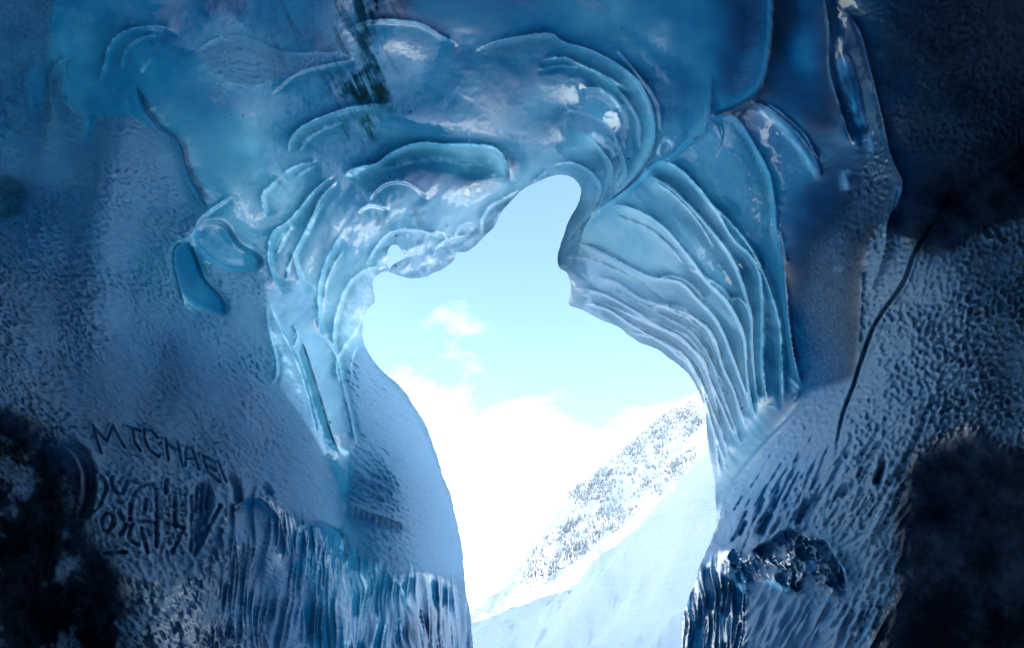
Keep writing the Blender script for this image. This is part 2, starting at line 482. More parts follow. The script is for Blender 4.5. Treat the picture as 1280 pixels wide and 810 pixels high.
# ---- roof and left: shells and ledges
crest([(124, 106), (129, 84), (139, 52), (161, 37), (199, 33), (225, 44)], 9, 3, 26, 0.55, 2.0)
crest([(152, 90), (155, 64), (175, 47), (196, 44)], 5, 3, 16, 0.2)
crest([(170, 101), (181, 134), (202, 161), (225, 178), (232, 202), (242, 228), (263, 264)], 8, 5, 34, 0.2, 1.5)
crest([(72, 160), (62, 120), (63, 90), (76, 74), (92, 74)], 10, 3.5, 20, 0.3, 2.0)
crest([(174, 92), (184, 78), (192, 69)], 4, 4, 8, 0.5, 4)
crest([(432, 41), (454, 27), (475, 25), (509, 26), (532, 32), (556, 47), (574, 55)], 10, 2.5, 34, 0.8, 2.0)
crest([(556, 47), (565, 54), (574, 55)], 3, 3, 6, 0.6, 3)
crest([(242, 66), (275, 47), (322, 50), (353, 64), (420, 67), (446, 73)], 5, 8, 20)
crest([(446, 73), (403, 82), (370, 92), (338, 118)], 4, 12, 3, 0.2, 1.2)
crest([(360, 192), (366, 168), (390, 151), (428, 137), (455, 131), (492, 130)], 10, 2.5, 26, 0.55, 1.6)
crest([(374, 190), (385, 172), (410, 158), (430, 152)], 3, 4, 10, 0.35, 5)
crest([(333, 272), (327, 245), (338, 232), (349, 221)], 7, 2.5, 14, 0.8, 1.8)
crest([(352, 218), (374, 206), (398, 201)], 5, 2.5, 14, 0.7, 1.8)
crest([(369, 222), (382, 213), (397, 205)], 3, 2.5, 6, 0.4, 2)
crest([(352, 370), (337, 333), (336, 311), (341, 290), (360, 277), (378, 256), (397, 234), (419, 218)], 10, 2.5, 16, 0.9, 1.7)
crest([(345, 318), (352, 300), (366, 280)], 6, 4, 5, 1.0, 5)
crest([(382, 370), (368, 325), (371, 311), (386, 280), (402, 245), (423, 225)], 9, 3, 16, 0.7, 1.8)
crest([(357, 352), (361, 330), (369, 312)], 4, 3, 4, 0.9, 4)
crest([(380, 300), (394, 270), (408, 244)], 4, 3, 5, 0.6, 3.5)
crest([(400, 420), (398, 370), (404, 335), (416, 310), (428, 290)], 10, 2.5, 16, 0.8, 1.8)
crest([(402, 400), (408, 350), (424, 318), (432, 310)], 5, 3, 6, 0.7, 3)
crest([(418, 440), (417, 410), (428, 370), (442, 347), (462, 335), (484, 333)], 12, 2.5, 14, 0.85, 2)
crest([(425, 480), (420, 455), (432, 430), (444, 415), (450, 398)], 6, 3, 7, 0.8, 2)
crest([(438, 480), (440, 450), (446, 432)], 5, 2, 5, 0.6, 1.6)
crest([(447, 266), (461, 256), (487, 261)], 6, 2.5, 14, 0.8, 2.4)
crest([(430, 219), (440, 212), (452, 208), (469, 205), (489, 191), (522, 178), (559, 180), (586, 180), (613, 182), (627, 191), (636, 210), (638, 228)], 14, 2.5, 30, 0.6, 1.8, 0.08)
crest([(586, 181), (607, 183), (622, 186), (627, 193), (632, 206)], 4, 2, 4, 0.95, 2.2)
crest([(432, 219), (444, 216), (458, 208)], 4, 2, 5, 0.9, 4)
crest([(469, 213), (489, 208), (536, 198), (586, 203), (622, 202)], 3, 4, 10, 0.35, 4)
crest([(586, 164), (586, 181)], 2, 2, 2, 0.6, 1.5, 0)
crest([(461, 252), (472, 236), (488, 227), (512, 229), (538, 250)], 8, 3, 16, 0.4, 2.5)
crest([(457, 332), (465, 317), (482, 295), (506, 286), (532, 290), (556, 295)], 9, 2.5, 12, 0.7, 1.8)
crest([(530, 296), (546, 289), (558, 296), (566, 306)], 6, 2.5, 6, 0.7, 2)
crest([(536, 330), (548, 304), (566, 296), (590, 292)], 6, 4, 6, 0.8, 5)
crest([(565, 300), (575, 282), (590, 279), (602, 288)], 6, 3, 8, 0.6, 2)
crest([(601, 294), (602, 274), (612, 258), (634, 246), (650, 236)], 9, 2, 9, 0.9, 2.0, 0.1)
crest([(612, 284), (624, 266), (640, 249), (660, 234)], 5, 3, 4, 0.9, 2.5, 0.1)
crest([(663, 231), (672, 222), (684, 213)], 5, 3, 6, 0.8, 2.2)
# the two glossy scoops in the frosted wall
sc2 = scoop([(245, 290), (255, 279), (279, 280), (298, 306), (319, 318), (324, 331), (309, 338), (286, 336), (262, 324), (247, 308)], 12, 3)
crest([(241, 296), (248, 276), (264, 262), (290, 244)], 8, 3, 14, 0.7, 2)
crest([(244, 305), (262, 325), (286, 337), (309, 339), (325, 332)], 6, 3, 5, 0.1)
sc1 = scoop([(218, 310), (232, 305), (242, 312), (255, 347), (277, 372), (282, 392), (262, 385), (240, 374), (226, 356), (219, 332)], 12, 3)
crest([(232, 388), (222, 352), (217, 325), (220, 308), (232, 304), (242, 310), (256, 347), (279, 374), (284, 398)], 6, 5, 2, 0.35, 1.3)
scoop([(38, 88), (52, 84), (50, 110), (44, 140), (37, 128)], 14, 4)
scoop([(0, 212), (17, 222), (37, 235), (27, 249), (20, 272), (-30, 276), (-30, 205)], 10, 4)
scoop([(106, 150), (116, 148), (112, 170), (106, 178)], 8, 3)
# ice sheet hanging under the left shells
crest([(333, 380), (334, 404), (343, 440), (346, 466), (337, 486)], 8, 6, 2.5, 0.15)
crest([(334, 372), (350, 410), (369, 448), (382, 486), (391, 520), (398, 546)], 4, 16, 3, 0.9, 2)
for k in range(4):
    band([(338 + k * 5, 400 + k * 14), (350 + k * 7, 440 + k * 14), (364 + k * 7, 478 + k * 12)], 6, 0.75, WHITE)
crest([(376, 420), (386, 451), (403, 505), (415, 545), (428, 572)], 4, 3, 12, 0.85, 2)
crest([(396, 421), (417, 438), (430, 485), (440, 530), (447, 560)], 8, 10, 3, 0.5, 1.6)
crest([(365, 405), (372, 420), (366, 434)], 5, 4, 4, 0.6, 3)
band([(400, 530), (412, 552), (432, 566), (440, 556)], 5, 0.8, WHITE)
# ---- the great curl over the mouth
crest([(590, 64), (627, 50), (684, 41), (704, 52), (744, 65), (788, 91), (808, 118), (818, 151), (816, 185), (796, 223), (762, 252), (736, 272)], 12, 5, 40, 0.12, 2)
crest([(674, 76), (704, 71), (727, 81), (761, 97), (790, 114)], 9, 2.5, 16, 0.85, 3)
crest([(670, 88), (700, 81), (728, 85)], 4, 3, 8, 0.3, 1.8)
crest([(722, 92), (700, 106), (664, 124)], 2, 6, 3, 0.15, 1.4)
crest([(724, 111), (747, 110), (768, 124), (778, 140)], 7, 2.5, 12, 0.9, 3.5)
crest([(742, 88), (772, 110), (798, 150), (800, 190)], 5, 3, 12, 0.25, 1.6)
crest([(707, 142), (722, 138), (761, 158), (776, 191)], 6, 6, 14, 0.2, 2)
band([(735, 166), (752, 176), (766, 190), (772, 196)], 6, 0.95, WHITE)
crest([(735, 170), (750, 184), (764, 208), (760, 238), (747, 268), (730, 288)], 8, 3, 14, 0.5, 1.6)
crest([(690, 206), (716, 203), (740, 216), (752, 236), (744, 262), (722, 290), (704, 312)], 8, 3, 10, 0.45, 1.6)
crest([(755, 168), (776, 190), (782, 220), (768, 244)], 5, 3, 10, 0.35, 1.5)
crest([(770, 60), (800, 96), (822, 130), (826, 168)], 4, 4, 14, 0.15)
# the curl stands in front of the frilled fin
sl, sd, t = curve_field([(905, 138), (862, 176), (832, 200), (816, 206), (796, 226), (762, 254), (736, 273), (716, 295), (702, 322)], 260)
STEPD = np.zeros_like(D0)
STEPD[sl] = 0.5 * (1 / (1 + np.exp(np.clip(sd / 1.6, -30, 30)))) * np.exp(-np.abs(sd) / 70) * np.clip((t - 0.10) / 0.25, 0, 1) * np.clip((1 - t) / 0.25, 0, 1)
crest([(822, 196), (828, 180), (836, 174), (842, 188)], 6, 3, 4, 0.9, 4)
# ---- hanging frosted lobe and right-hand fins
crest([(967, -20), (964, 50), (956, 96), (947, 114), (931, 128), (910, 138), (889, 147)], 14, 3, 40, 0.25, 2.5, 0.1)
crest([(889, 90), (888, 130), (880, 165), (862, 180)], 7, 4, 14, 0.05)
crest([(888, 148), (900, 144), (914, 144), (927, 156), (947, 188), (961, 216), (968, 250), (971, 290), (980, 332), (986, 400), (992, 444), (1002, 486)], 16, 4, 30, 0.35, 2, 0.05)
band([(895, 150), (915, 152), (932, 178), (944, 208)], 5, 0.45, FROST)
crest([(932, 129), (952, 130), (978, 148), (1001, 171), (1020, 201), (1029, 230)], 12, 6, 12, 0.5, 2, 0.1)
crest([(956, 126), (984, 146), (1006, 168), (1026, 204)], 6, 2.5, 4, 0.6, 1.6)
crest([(1029, -10), (1036, 34), (1036, 84), (1045, 118), (1055, 150), (1066, 182)], 18, 8, 9, 0.6, 2.5, 0.1)
crest([(1055, 10), (1075, 40), (1088, 87), (1102, 144), (1115, 198), (1128, 226), (1124, 250), (1110, 275), (1106, 312), (1094, 348), (1080, 380)], 14, 12, 7, 0.35, 1.8, 0.08)
band([(1046, 66), (1056, 100), (1066, 130), (1080, 160)], 7, 0.55, FROST)  # sky reflection in the trough, painted in as pale frost
bump(1066, 120, 7, 50, -12, -12)
bump(1056, 228, 8, 14, 5); bump(1048, 337, 8, 6, 3)
crest([(1122, 232), (1114, 262), (1104, 300)], 8, 5, 4, 0.4, 2)
crest([(975, 285), (982, 316), (984, 332)], 5, 5, 4, 0.5, 4)
# frills of the translucent fin, fanning from the curl to the foot of the right wall
FRILLS = []
def frill(pts, h=8, wa=3, wb=16, w=0.55, ww=1.7):
    if h >= 6: FRILLS.append(pts)
    crest(pts, h * 1.6, wa, wb, min(1.0, w * 1.5), ww, 0.10)
frill([(814, 199), (846, 208), (871, 231), (897, 265), (918, 299), (938, 318), (951, 345), (955, 390), (954, 458), (959, 506)], 13)
frill([(804, 216), (835, 231), (866, 260), (897, 296), (918, 327), (932, 362), (941, 400), (942, 440), (948, 506)], 11)
frill([(814, 224), (842, 243), (872, 275), (896, 312)], 5, 3, 8, 0.4, 3)
frill([(878, 244), (904, 268), (930, 298), (948, 326), (966, 372), (976, 410), (978, 470), (979, 512)], 11, 4, 10, 0.6, 2.5)
frill([(757, 262), (781, 257), (820, 276), (851, 307), (884, 351), (910, 377), (931, 418), (935, 465), (940, 506), (946, 530)], 10, 3, 18)
frill([(770, 268), (806, 282), (836, 306), (856, 330)], 4, 3, 8, 0.35, 4)
frill([(716, 299), (742, 309), (776, 327), (812, 345), (850, 352), (870, 371), (897, 401), (914, 438), (931, 485), (942, 524)], 9, 3, 16)
frill([(706, 320), (740, 324), (776, 338), (806, 352)], 4, 3, 8, 0.5, 2.5)
frill([(735, 345), (770, 352), (800, 372), (850, 388), (877, 401), (894, 421), (905, 458), (921, 494), (932, 542)], 8, 2.5, 14)
frill([(812, 384), (835, 380), (858, 388), (880, 408)], 7, 2.5, 8, 0.85, 2.2)
frill([(815, 350), (838, 344), (862, 352), (882, 374)], 5, 2.5, 8, 0.5, 2)
frill([(716, 360), (752, 366), (790, 386), (820, 406), (850, 420), (874, 446), (889, 476), (911, 527), (925, 560)], 7, 2.5, 12)
frill([(830, 396), (862, 412), (884, 440), (900, 474)], 5, 2, 7, 0.6)
frill([(728, 378), (760, 386), (800, 412), (838, 432), (862, 452), (880, 486), (898, 530), (912, 575)], 7, 2, 9)
frill([(786, 414), (820, 424), (848, 444), (866, 464), (884, 506), (896, 560), (900, 600)], 6, 2, 7)
frill([(880, 500), (892, 535), (902, 566), (908, 590)], 5, 2, 6)
frill([(900, 480), (914, 520), (926, 556)], 5, 2, 6)
frill([(860, 334), (880, 345), (906, 362), (914, 376)], 4, 2, 7, 0.4)
frill([(908, 374), (924, 371), (936, 386)], 5, 2, 6, 0.5)
F_A = catmull([(716, 340), (770, 352), (812, 372), (850, 388), (877, 401), (896, 426), (906, 458), (922, 496), (934, 545)], 12)
F_B = catmull([(722, 386), (760, 396), (790, 416), (820, 426), (848, 446), (868, 468), (882, 512), (892, 560), (898, 606)], 12)
rs = np.random.default_rng(17)
def along(c, n):
    L_ = np.concatenate(([0], np.cumsum(np.hypot(*np.diff(c, axis=0).T)))); q = np.linspace(0, L_[-1], n)
    return np.stack((np.interp(q, L_, c[:, 0]), np.interp(q, L_, c[:, 1])), 1)
F_A, F_B = along(F_A, 22), along(F_B, 22)
for k in range(26):
    m_ = rs.uniform(0.0, 0.97); i0 = rs.integers(0, 14); i1 = min(21, i0 + rs.integers(5, 11))
    dm = rs.uniform(-0.12, 0.16)
    pts_ = [tuple(F_A[i] * (1 - q) + F_B[i] * q + rs.normal(0, 0.8, 2)) for i in range(i0, i1, 2) for q in [np.clip(m_ + dm * (i - i0) / 8, 0, 0.98)]]
    if len(pts_) >= 3: crest(pts_, rs.uniform(3, 6), 2, rs.uniform(5, 9), rs.uniform(0.5, 1.0), rs.uniform(1.2, 2.2), 0.2)
# right wall: crest, dark crevice, shelf
crest([(1078, 330), (1075, 404), (1072, 460)], 14, 12, 7, 0.08)
groove([(1176, 268), (1145, 314), (1129, 354), (1095, 404), (1078, 448), (1068, 480), (1052, 526), (1044, 580)], 10, 2.3, 0.3, 1.5, 0.35)
crest([(1300, 180), (1253, 215), (1213, 242), (1174, 268)], 12, 7, 26, 0.0)
crest([(1005, 492), (990, 520), (962, 548), (930, 584), (905, 622), (894, 668)], 6, 4, 16, 0.0)
crest([(985, 470), (999, 488), (990, 505)], 6, 3, 4, 0.9, 3)
crest([(959, 506), (966, 508), (975, 512)], 4, 2, 4, 0.7, 2)
groove([(1200, 480), (1165, 505), (1150, 540), (1120, 600)], 5, 4, 0.2)

# ---- lower walls: drip curtains
dripL = mask([(292, 628), (330, 622), (372, 652), (425, 665), (438, 688), (492, 722), (520, 718), (560, 728), (584, 745), (620, 1130), (200, 1130), (250, 810), (262, 700)], 12)
dripR = mask([(905, 688), (925, 698), (930, 760), (925, 1130), (820, 1130), (848, 810), (862, 740), (880, 712)], 5)
def warp_u(f, dx):
    x = np.clip(np.arange(NU)[None, :] + dx, 0, NU - 1.001); i0 = x.astype(int); w = x - i0; jj = np.arange(NV)[:, None]
    return f[jj, i0] * (1 - w) + f[jj, i0 + 1] * w
sway = 5 * noise(37, 120, 60, 90) + 1.2 * noise(38, 36, 20, 90)
rb = warp_u(noise(31, 90, 8.0, 91), sway); rb2 = warp_u(noise(32, 60, 4.5, 92), sway)
wide = np.clip(0.55 + 0.5 * noise(35, 50, 45, 90), 0.05, 1.3)
ribs = (1.1 - np.abs(rb) * 1.25) * wide + 0.45 * (1 - np.abs(rb2)) * (1.2 - wide) + 0.6 * noise(36, 40, 25, 90)
H += (dripL * 2.6 + dripR * 3.8) * ribs
thread = np.clip((0.26 - np.abs(rb)) / 0.14, 0, 1) * np.clip(noise(33, 40, 9, 92) * 0.8 + 0.7, 0, 1) + 0.6 * np.clip((0.09 - np.abs(rb2)) / 0.07, 0, 1) * np.clip(noise(39, 30, 9, 92) * 0.8 - 0.1, 0, 1)
WHITE = np.maximum(WHITE, np.clip((dripL * np.clip((UU - 370) / 70, 0.04, 1) * 0.9 + dripR) * thread, 0, 1))
crest([(292, 640), (304, 625), (322, 622), (338, 634), (350, 650)], 8, 2.5, 14, 0.2, 2)
crest([(372, 660), (395, 650), (424, 664), (432, 680), (436, 700)], 7, 2.5, 12, 0.3, 2)
for a, b in (((428, 668), (434, 720)), ((446, 690), (450, 716)), ((464, 684), (476, 716)), ((480, 706), (492, 740)), ((492, 722), (508, 760)), ((506, 694), (516, 724))):
    crest([a, ((a[0] + b[0]) / 2 + 3, (a[1] + b[1]) / 2 - 3), b], 3.5, 3, 5, 0.85, 1.8)
crest([(430, 630), (448, 634), (462, 642), (480, 646), (503, 656), (508, 664)], 8, 2, 9, 0.7, 2)
# handprints, scraped strokes and carved letters in the frost
groove([(78, 546), (100, 563), (112, 590), (112, 622), (102, 650)], 12, 6, 0.1, 2, 0.15)
groove([(284, 588), (295, 608), (297, 634)], 9, 5, 0.25, 1.5)
groove([(328, 602), (334, 612), (338, 622)], 7, 4, 0.3, 1)
LETTERS = [
    [[(115, 531), (120, 548), (126, 566)], [(116, 533), (124, 542), (133, 551), (140, 532), (147, 545), (155, 559)]],
    [[(158, 533), (175, 538)], [(165, 537), (168, 553), (175, 563)]],
    [[(196, 547), (189, 538), (179, 536), (180, 549), (186, 562), (198, 571)]],
    [[(206, 548), (210, 574)], [(221, 552), (228, 583)], [(208, 554), (215, 559), (224, 562)]],
    [[(231, 582), (232, 558), (239, 560), (248, 586)], [(233, 573), (243, 573)]],
    [[(253, 569), (258, 588), (274, 602)], [(253, 569), (269, 578)], [(256, 580), (269, 588)]],
    [[(272, 576), (277, 590), (282, 602)]]]
for L in LETTERS:
    for s in L: groove(s, 5.5, 1.6, 0, 1.5, 0, False)
SCRAWL = [[(161, 651), (165, 623), (174, 609), (186, 605), (194, 611), (195, 640), (195, 683)], [(160, 649), (176, 651), (195, 654)],
          [(129, 663), (127, 648), (137, 641), (142, 653), (133, 666)], [(139, 596), (141, 612), (153, 617), (159, 600), (174, 604)],
          [(218, 623), (218, 659)], [(207, 653), (229, 659)], [(125, 596), (133, 606), (124, 632), (114, 640)], [(243, 693), (258, 664), (275, 632)],
          [(238, 620), (238, 690)], [(130, 692), (156, 690)], [(176, 660), (184, 690)], [(165, 655), (160, 672), (172, 682)], [(148, 640), (158, 655), (150, 668)],
          [(228, 662), (215, 690)], [(182, 625), (180, 640)], [(208, 600), (206, 616)]]
for s in SCRAWL: groove(s, 5.5, 2.3, 0, 1.8, 0, len(s) > 2)
hand = scoop([(241, 610), (248, 602), (258, 602), (265, 614), (262, 642), (252, 680), (242, 690), (240, 650)], 6, 2)
for x in (246, 252, 259): groove([(x, 604), (x - 2, 640)], 3, 1.6, 0.1)
# lower right: plucked hollows, glassy plates
for a, b, w in (((965, 640), (950, 672), 5), ((978, 608), (966, 640), 4), ((956, 620), (948, 645), 3.5), ((1030, 612), (1005, 655), 6), ((1070, 602), (1050, 622), 4), ((1108, 570), (1096, 610), 4),
                ((1012, 622), (996, 660), 4), ((935, 650), (926, 672), 3)):
    groove([a, ((a[0] + b[0]) / 2 - 2, (a[1] + b[1]) / 2 + 2), b], 8, w, 0.2, 1)
crest([(938, 690), (950, 680), (962, 676), (975, 664), (990, 660), (1002, 668)], 13, 3, 26, 0.8, 2)
crest([(1002, 662), (1012, 676), (1030, 674), (1042, 690), (1056, 715), (1060, 740)], 13, 2.5, 18, 0.85, 2.2)
crest([(908, 700), (916, 686), (921, 690), (928, 720), (934, 742)], 10, 3, 8, 0.8, 2.5)
crest([(1004, 668), (1008, 700), (1000, 730)], 6, 6, 3, 0.1)
plate = mask([(903, 704), (920, 690), (940, 692), (962, 678), (990, 662), (1004, 670), (1032, 676), (1056, 715), (1062, 742), (1036, 744), (1012, 722), (996, 742), (968, 736), (940, 728), (928, 748), (912, 740)], 3)
H += 5 * blur(plate, 7)
gl = fbm(51, 14, 3); strk = warp_u(ripple(52, 34, 7, 60), 3 * gl)
H += plate * (2.4 * strk + 0.8 * gl)
bump(988, 700, 13, 26, 6, 20)
WHITE = np.maximum(WHITE, plate * np.clip((strk * 0.8 + gl * 0.45 - 0.75) * 1.5, 0, 1.0))
band([(956, 722), (972, 732), (988, 737)], 5, 0.95, WHITE); band([(1040, 736), (1056, 738)], 7, 0.9, WHITE)
band([(1012, 700), (1016, 716)], 5, 0.85, WHITE); band([(1078, 780), (1090, 806)], 4, 0.7, WHITE)
pl = mask([(940, 745), (1080, 740), (1080, 620), (1130, 600), (1120, 720), (1110, 830), (1060, 1120), (930, 1120), (935, 780)], 14)
fl = noise(61, 26, 5, -62)
H += pl * 3.0 * np.maximum(fl, -0.3)
pr = mask([(900, 640), (1010, 560), (1120, 560), (1110, 660), (1000, 660), (920, 690)], 14)
H += pr * 2.0 * np.minimum(noise(62, 24, 4.5, -60), 0.3)

WHITE = np.maximum(WHITE, 0.42 * mask([(462, 335), (482, 298), (506, 288), (556, 296), (590, 280), (606, 284), (570, 325), (516, 352), (480, 345)], 4) * np.clip(0.8 + 0.5 * noise(121, 14, 6, -30), 0.1, 1.5))
WHITE = np.maximum(WHITE, 0.12 * mask([(700, 330), (760, 350), (840, 390), (900, 440), (930, 520), (920, 580), (890, 620), (860, 470), (780, 425), (712, 385)], 14))
WHITE = np.maximum(WHITE, 0.45 * mask([(430, 380), (450, 345), (480, 338), (466, 380), (450, 420), (432, 440)], 4))
GLEAMS = (([(940, 132), (968, 150), (992, 178), (1012, 206), (1024, 228)], 4.5, .85), ([(1050, 66), (1058, 105), (1068, 135), (1080, 162)], 7, .85), ([(1082, 165), (1090, 190)], 5, .6),  # reflections of the blue sky, painted as white bands
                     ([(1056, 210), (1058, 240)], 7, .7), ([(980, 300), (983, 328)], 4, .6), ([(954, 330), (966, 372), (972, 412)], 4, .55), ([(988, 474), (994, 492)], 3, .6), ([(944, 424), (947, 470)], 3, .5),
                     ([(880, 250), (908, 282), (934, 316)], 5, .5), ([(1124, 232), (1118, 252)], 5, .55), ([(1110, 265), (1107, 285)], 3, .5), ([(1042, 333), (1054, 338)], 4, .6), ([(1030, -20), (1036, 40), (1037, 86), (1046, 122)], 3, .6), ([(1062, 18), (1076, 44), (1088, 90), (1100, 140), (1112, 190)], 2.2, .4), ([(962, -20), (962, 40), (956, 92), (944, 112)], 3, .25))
# ---- frost cover
def frost(poly, val=1.0, soft=10):
    global FROST
    FROST = np.maximum(FROST, val * mask(poly, soft))
frost([(-300, -150), (30, -40), (62, 30), (60, 76), (48, 90), (46, 140), (60, 110), (66, 80), (78, 78), (80, 120), (104, 150), (108, 180), (120, 150), (150, 145), (172, 150),
       (200, 165), (224, 184), (236, 230), (258, 268), (240, 292), (214, 306), (220, 352), (232, 388), (258, 388), (284, 392), (262, 350), (258, 328), (290, 340),
       (325, 338), (335, 400), (344, 470), (398, 556), (432, 640), (420, 662), (372, 652), (330, 624), (294, 632), (262, 700), (250, 720), (160, 720), (108, 660), (112, 600), (90, 560), (30, 520), (-40, 500), (-300, 500)], 1.0, 5)
frost([(240, 66), (275, 47), (322, 50), (353, 64), (420, 67), (446, 72), (403, 80), (370, 91), (309, 109), (279, 97), (255, 80)], 0.75, 4)
frost([(269, 104), (278, 104), (285, 131), (262, 128)], 0.6, 4)
frost([(590, 64), (627, 50), (684, 41), (704, 52), (744, 65), (786, 90), (760, 84), (700, 60), (650, 70), (630, 76)], 0.55, 4)
frost([(707, 144), (721, 138), (761, 158), (776, 191), (741, 171), (714, 161)], 0.8, 3)
frost([(712, -4), (740, -4), (762, 14), (730, 12)], 0.7, 3)
frost([(452, 430), (475, 464), (516, 508), (553, 592), (578, 680), (588, 760), (560, 728), (520, 716), (492, 722), (440, 684), (430, 640), (446, 560), (430, 480)], 0.95, 5)
frost([(925, -20), (962, -20), (960, 60), (948, 108), (920, 128), (900, 130), (930, 60)], 0.45, 12)
frost([(1070, 470), (1076, 400), (1080, 330), (1108, 275), (1118, 290), (1140, 310), (1175, 320), (1290, 270), (1560, 240), (1560, 560), (1290, 560), (1220, 530), (1180, 540), (1140, 570), (1122, 640), (1120, 740),
       (1080, 830), (1060, 1120), (930, 1120), (932, 760), (930, 700), (900, 690), (885, 700), (900, 650), (930, 590), (980, 530), (1010, 490), (1040, 480)], 0.95, 8)
frost([(1100, 170), (1112, 210), (1106, 250), (1080, 300), (1040, 300), (1060, 250), (1080, 200)], 0.5, 16)
frost([(1010, 300), (1070, 260), (1072, 400), (1066, 480), (1010, 490), (992, 420)], 0.42, 14)
frost([(940, 200), (960, 230), (964, 290), (930, 280)], 0.45, 12)
FROST = np.maximum(FROST, 0.30 * mask([(1100, -30), (1300, -30), (1300, 170), (1140, 200)], 30))
for m in (sc1 * 0.22, sc2, plate * np.clip(0.55 + 0.3 * gl, 0.1, 0.8)): FROST *= 1 - np.clip(m * 1.3, 0, 1)
FROST = np.maximum(FROST * (1 - 0.75 * np.clip(dripL + dripR, 0, 1)), dripL * np.clip(0.62 + 0.22 * fbm(72, 40, 4), 0.2, 0.95) * np.clip((470 - UU) / 110, 0, 1))
FROST *= 1 - 0.6 * hand
lm = mask([(-300, 520), (0, 500), (60, 540), (104, 640), (160, 720), (290, 740), (300, 1130), (-300, 1130)], 10)
patch = np.clip(fbm(71, 60, 5, 0.65) * 0.45, 0, 0.75)
FROST = np.maximum(FROST, lm * patch)
frost([(-20, 540), (10, 545), (34, 572), (20, 596), (-20, 590)], 0.9, 3)
frost([(66, 586), (88, 600), (96, 640), (78, 636)], 0.6, 4)

# ---- dirt: sediment streaks in the roof, black debris-laden ice at the foot of both walls and on the right
stre = noise(81, 60, 7, 62); st2 = noise(82, 22, 3, 66)
sm = mask([(330, -30), (520, -30), (500, 60), (500, 200), (430, 200), (340, 90)], 22)
DIRT = np.maximum(DIRT, sm * np.clip(stre * 0.20 + st2 * 0.12 + 0.08, 0, 0.46))
core = mask([(440, -30), (480, -30), (470, 40), (482, 90), (490, 128), (466, 132), (440, 110), (452, 80), (444, 50)], 6) + mask([(446, 146), (478, 144), (488, 184), (462, 176)], 5) + \
       0.7 * mask([(390, 90), (440, 80), (470, 130), (420, 140)], 10) + 0.6 * mask([(462, 262), (486, 258), (486, 290), (474, 290)], 5)
DIRT = np.maximum(DIRT, np.clip(core, 0, 1) * np.clip(0.50 + stre * 0.16 + st2 * 0.14 + 0.16 * fbm(83, 16, 3), 0, 0.8))
DIRT = np.maximum(DIRT, mask([(480, 200), (500, 240), (560, 290), (520, 285), (470, 250)], 10) * np.clip(stre * 0.25 + 0.05, 0, 0.5))
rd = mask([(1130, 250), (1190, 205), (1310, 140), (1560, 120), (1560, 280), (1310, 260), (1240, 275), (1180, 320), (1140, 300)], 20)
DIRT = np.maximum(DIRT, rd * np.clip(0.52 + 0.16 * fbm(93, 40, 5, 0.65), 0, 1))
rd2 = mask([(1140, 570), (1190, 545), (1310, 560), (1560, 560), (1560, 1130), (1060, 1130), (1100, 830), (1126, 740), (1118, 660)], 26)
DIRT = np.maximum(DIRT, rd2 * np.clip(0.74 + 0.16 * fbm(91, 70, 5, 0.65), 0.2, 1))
DIRT = np.maximum(DIRT, 0.16 * mask([(1090, -60), (1300, -60), (1560, 0), (1560, 200), (1200, 230), (1130, 230)], 40))
ll = mask([(-300, 470), (-30, 500), (40, 530), (92, 566), (106, 660), (150, 730), (180, 1130), (-300, 1130)], 22)
DIRT = np.maximum(DIRT, ll * np.clip(0.80 + 0.12 * fbm(92, 60, 4) - 0.5 * patch, 0, 1))
DIRT = np.maximum(DIRT, 0.5 * mask([(-30, 205), (17, 222), (35, 236), (20, 272), (-30, 276)], 4))  # darker inside the hollow at the left edge
sp = fbm(95, 5, 2); DIRT = np.maximum(DIRT, np.clip((sp - 3.15) * 3, 0, 0.9))
DIRT = np.clip(DIRT, 0, 1)

# ---- fine relief
clean = np.clip(1 - DIRT * 0.6, 0.2, 1)
fl_mask = FROST * np.clip((640 - UU) / 60, 0, 1); fr_mask = FROST * np.clip((UU - 700) / 60, 0, 1)
near = np.clip((420 - UU) / 360, 0.15, 1)
nL = warp_u(ripple(101, 6.0, 3.0, 36), 5 * noise(114, 60, 60)); nL2 = ripple(102, 12, 6, 36)
H += fl_mask * (2.1 * near + 0.7) * np.clip(0.8 + 0.4 * fbm(113, 90, 3), 0.25, 1.6) * (np.minimum(nL, 0.8) * 0.50 + nL2 * 0.28)
nR = ripple(103, 6.5, 5.2, -50); nR2 = noise(104, 3.5, 3.0)
nearR = np.clip((UU - 1000) / 160, 0.25, 1)
H += fr_mask * nearR * np.clip(0.85 + 0.35 * fbm(115, 80, 3), 0.3, 1.5) * (2.3 * np.maximum(nR, -1.0) + 0.3 * nR2)
scr = mask([(112, 580), (150, 585), (240, 600), (290, 640), (262, 720), (170, 715), (110, 660)], 12)
H += scr * 1.5 * np.maximum(ripple(105, 8, 6, 60), -0.7)
H += lm * 1.4 * fbm(106, 18, 3) + rd2 * 0.5 * fbm(107, 34, 3)
glass = (1 - FROST)
H += glass * (0.55 * noise(108, 40, 22, 30) + 0.12 * noise(109, 12, 9) + 0.06 * noise(110, 4, 4))
shellL = mask([(330, 230), (420, 210), (500, 200), (640, 190), (640, 250), (560, 330), (470, 350), (440, 450), (400, 540), (350, 420), (330, 320)], 14) * glass
finM = mask([(720, 280), (800, 205), (900, 250), (955, 340), (965, 500), (920, 600), (890, 560), (850, 465), (770, 410), (700, 380)], 12) * glass
archM = mask([(462, 335), (482, 296), (506, 286), (556, 294), (604, 278), (640, 250), (660, 240), (600, 310), (516, 352), (480, 345)], 5)
roofM = np.clip(glass - shellL - finM, 0, 1)
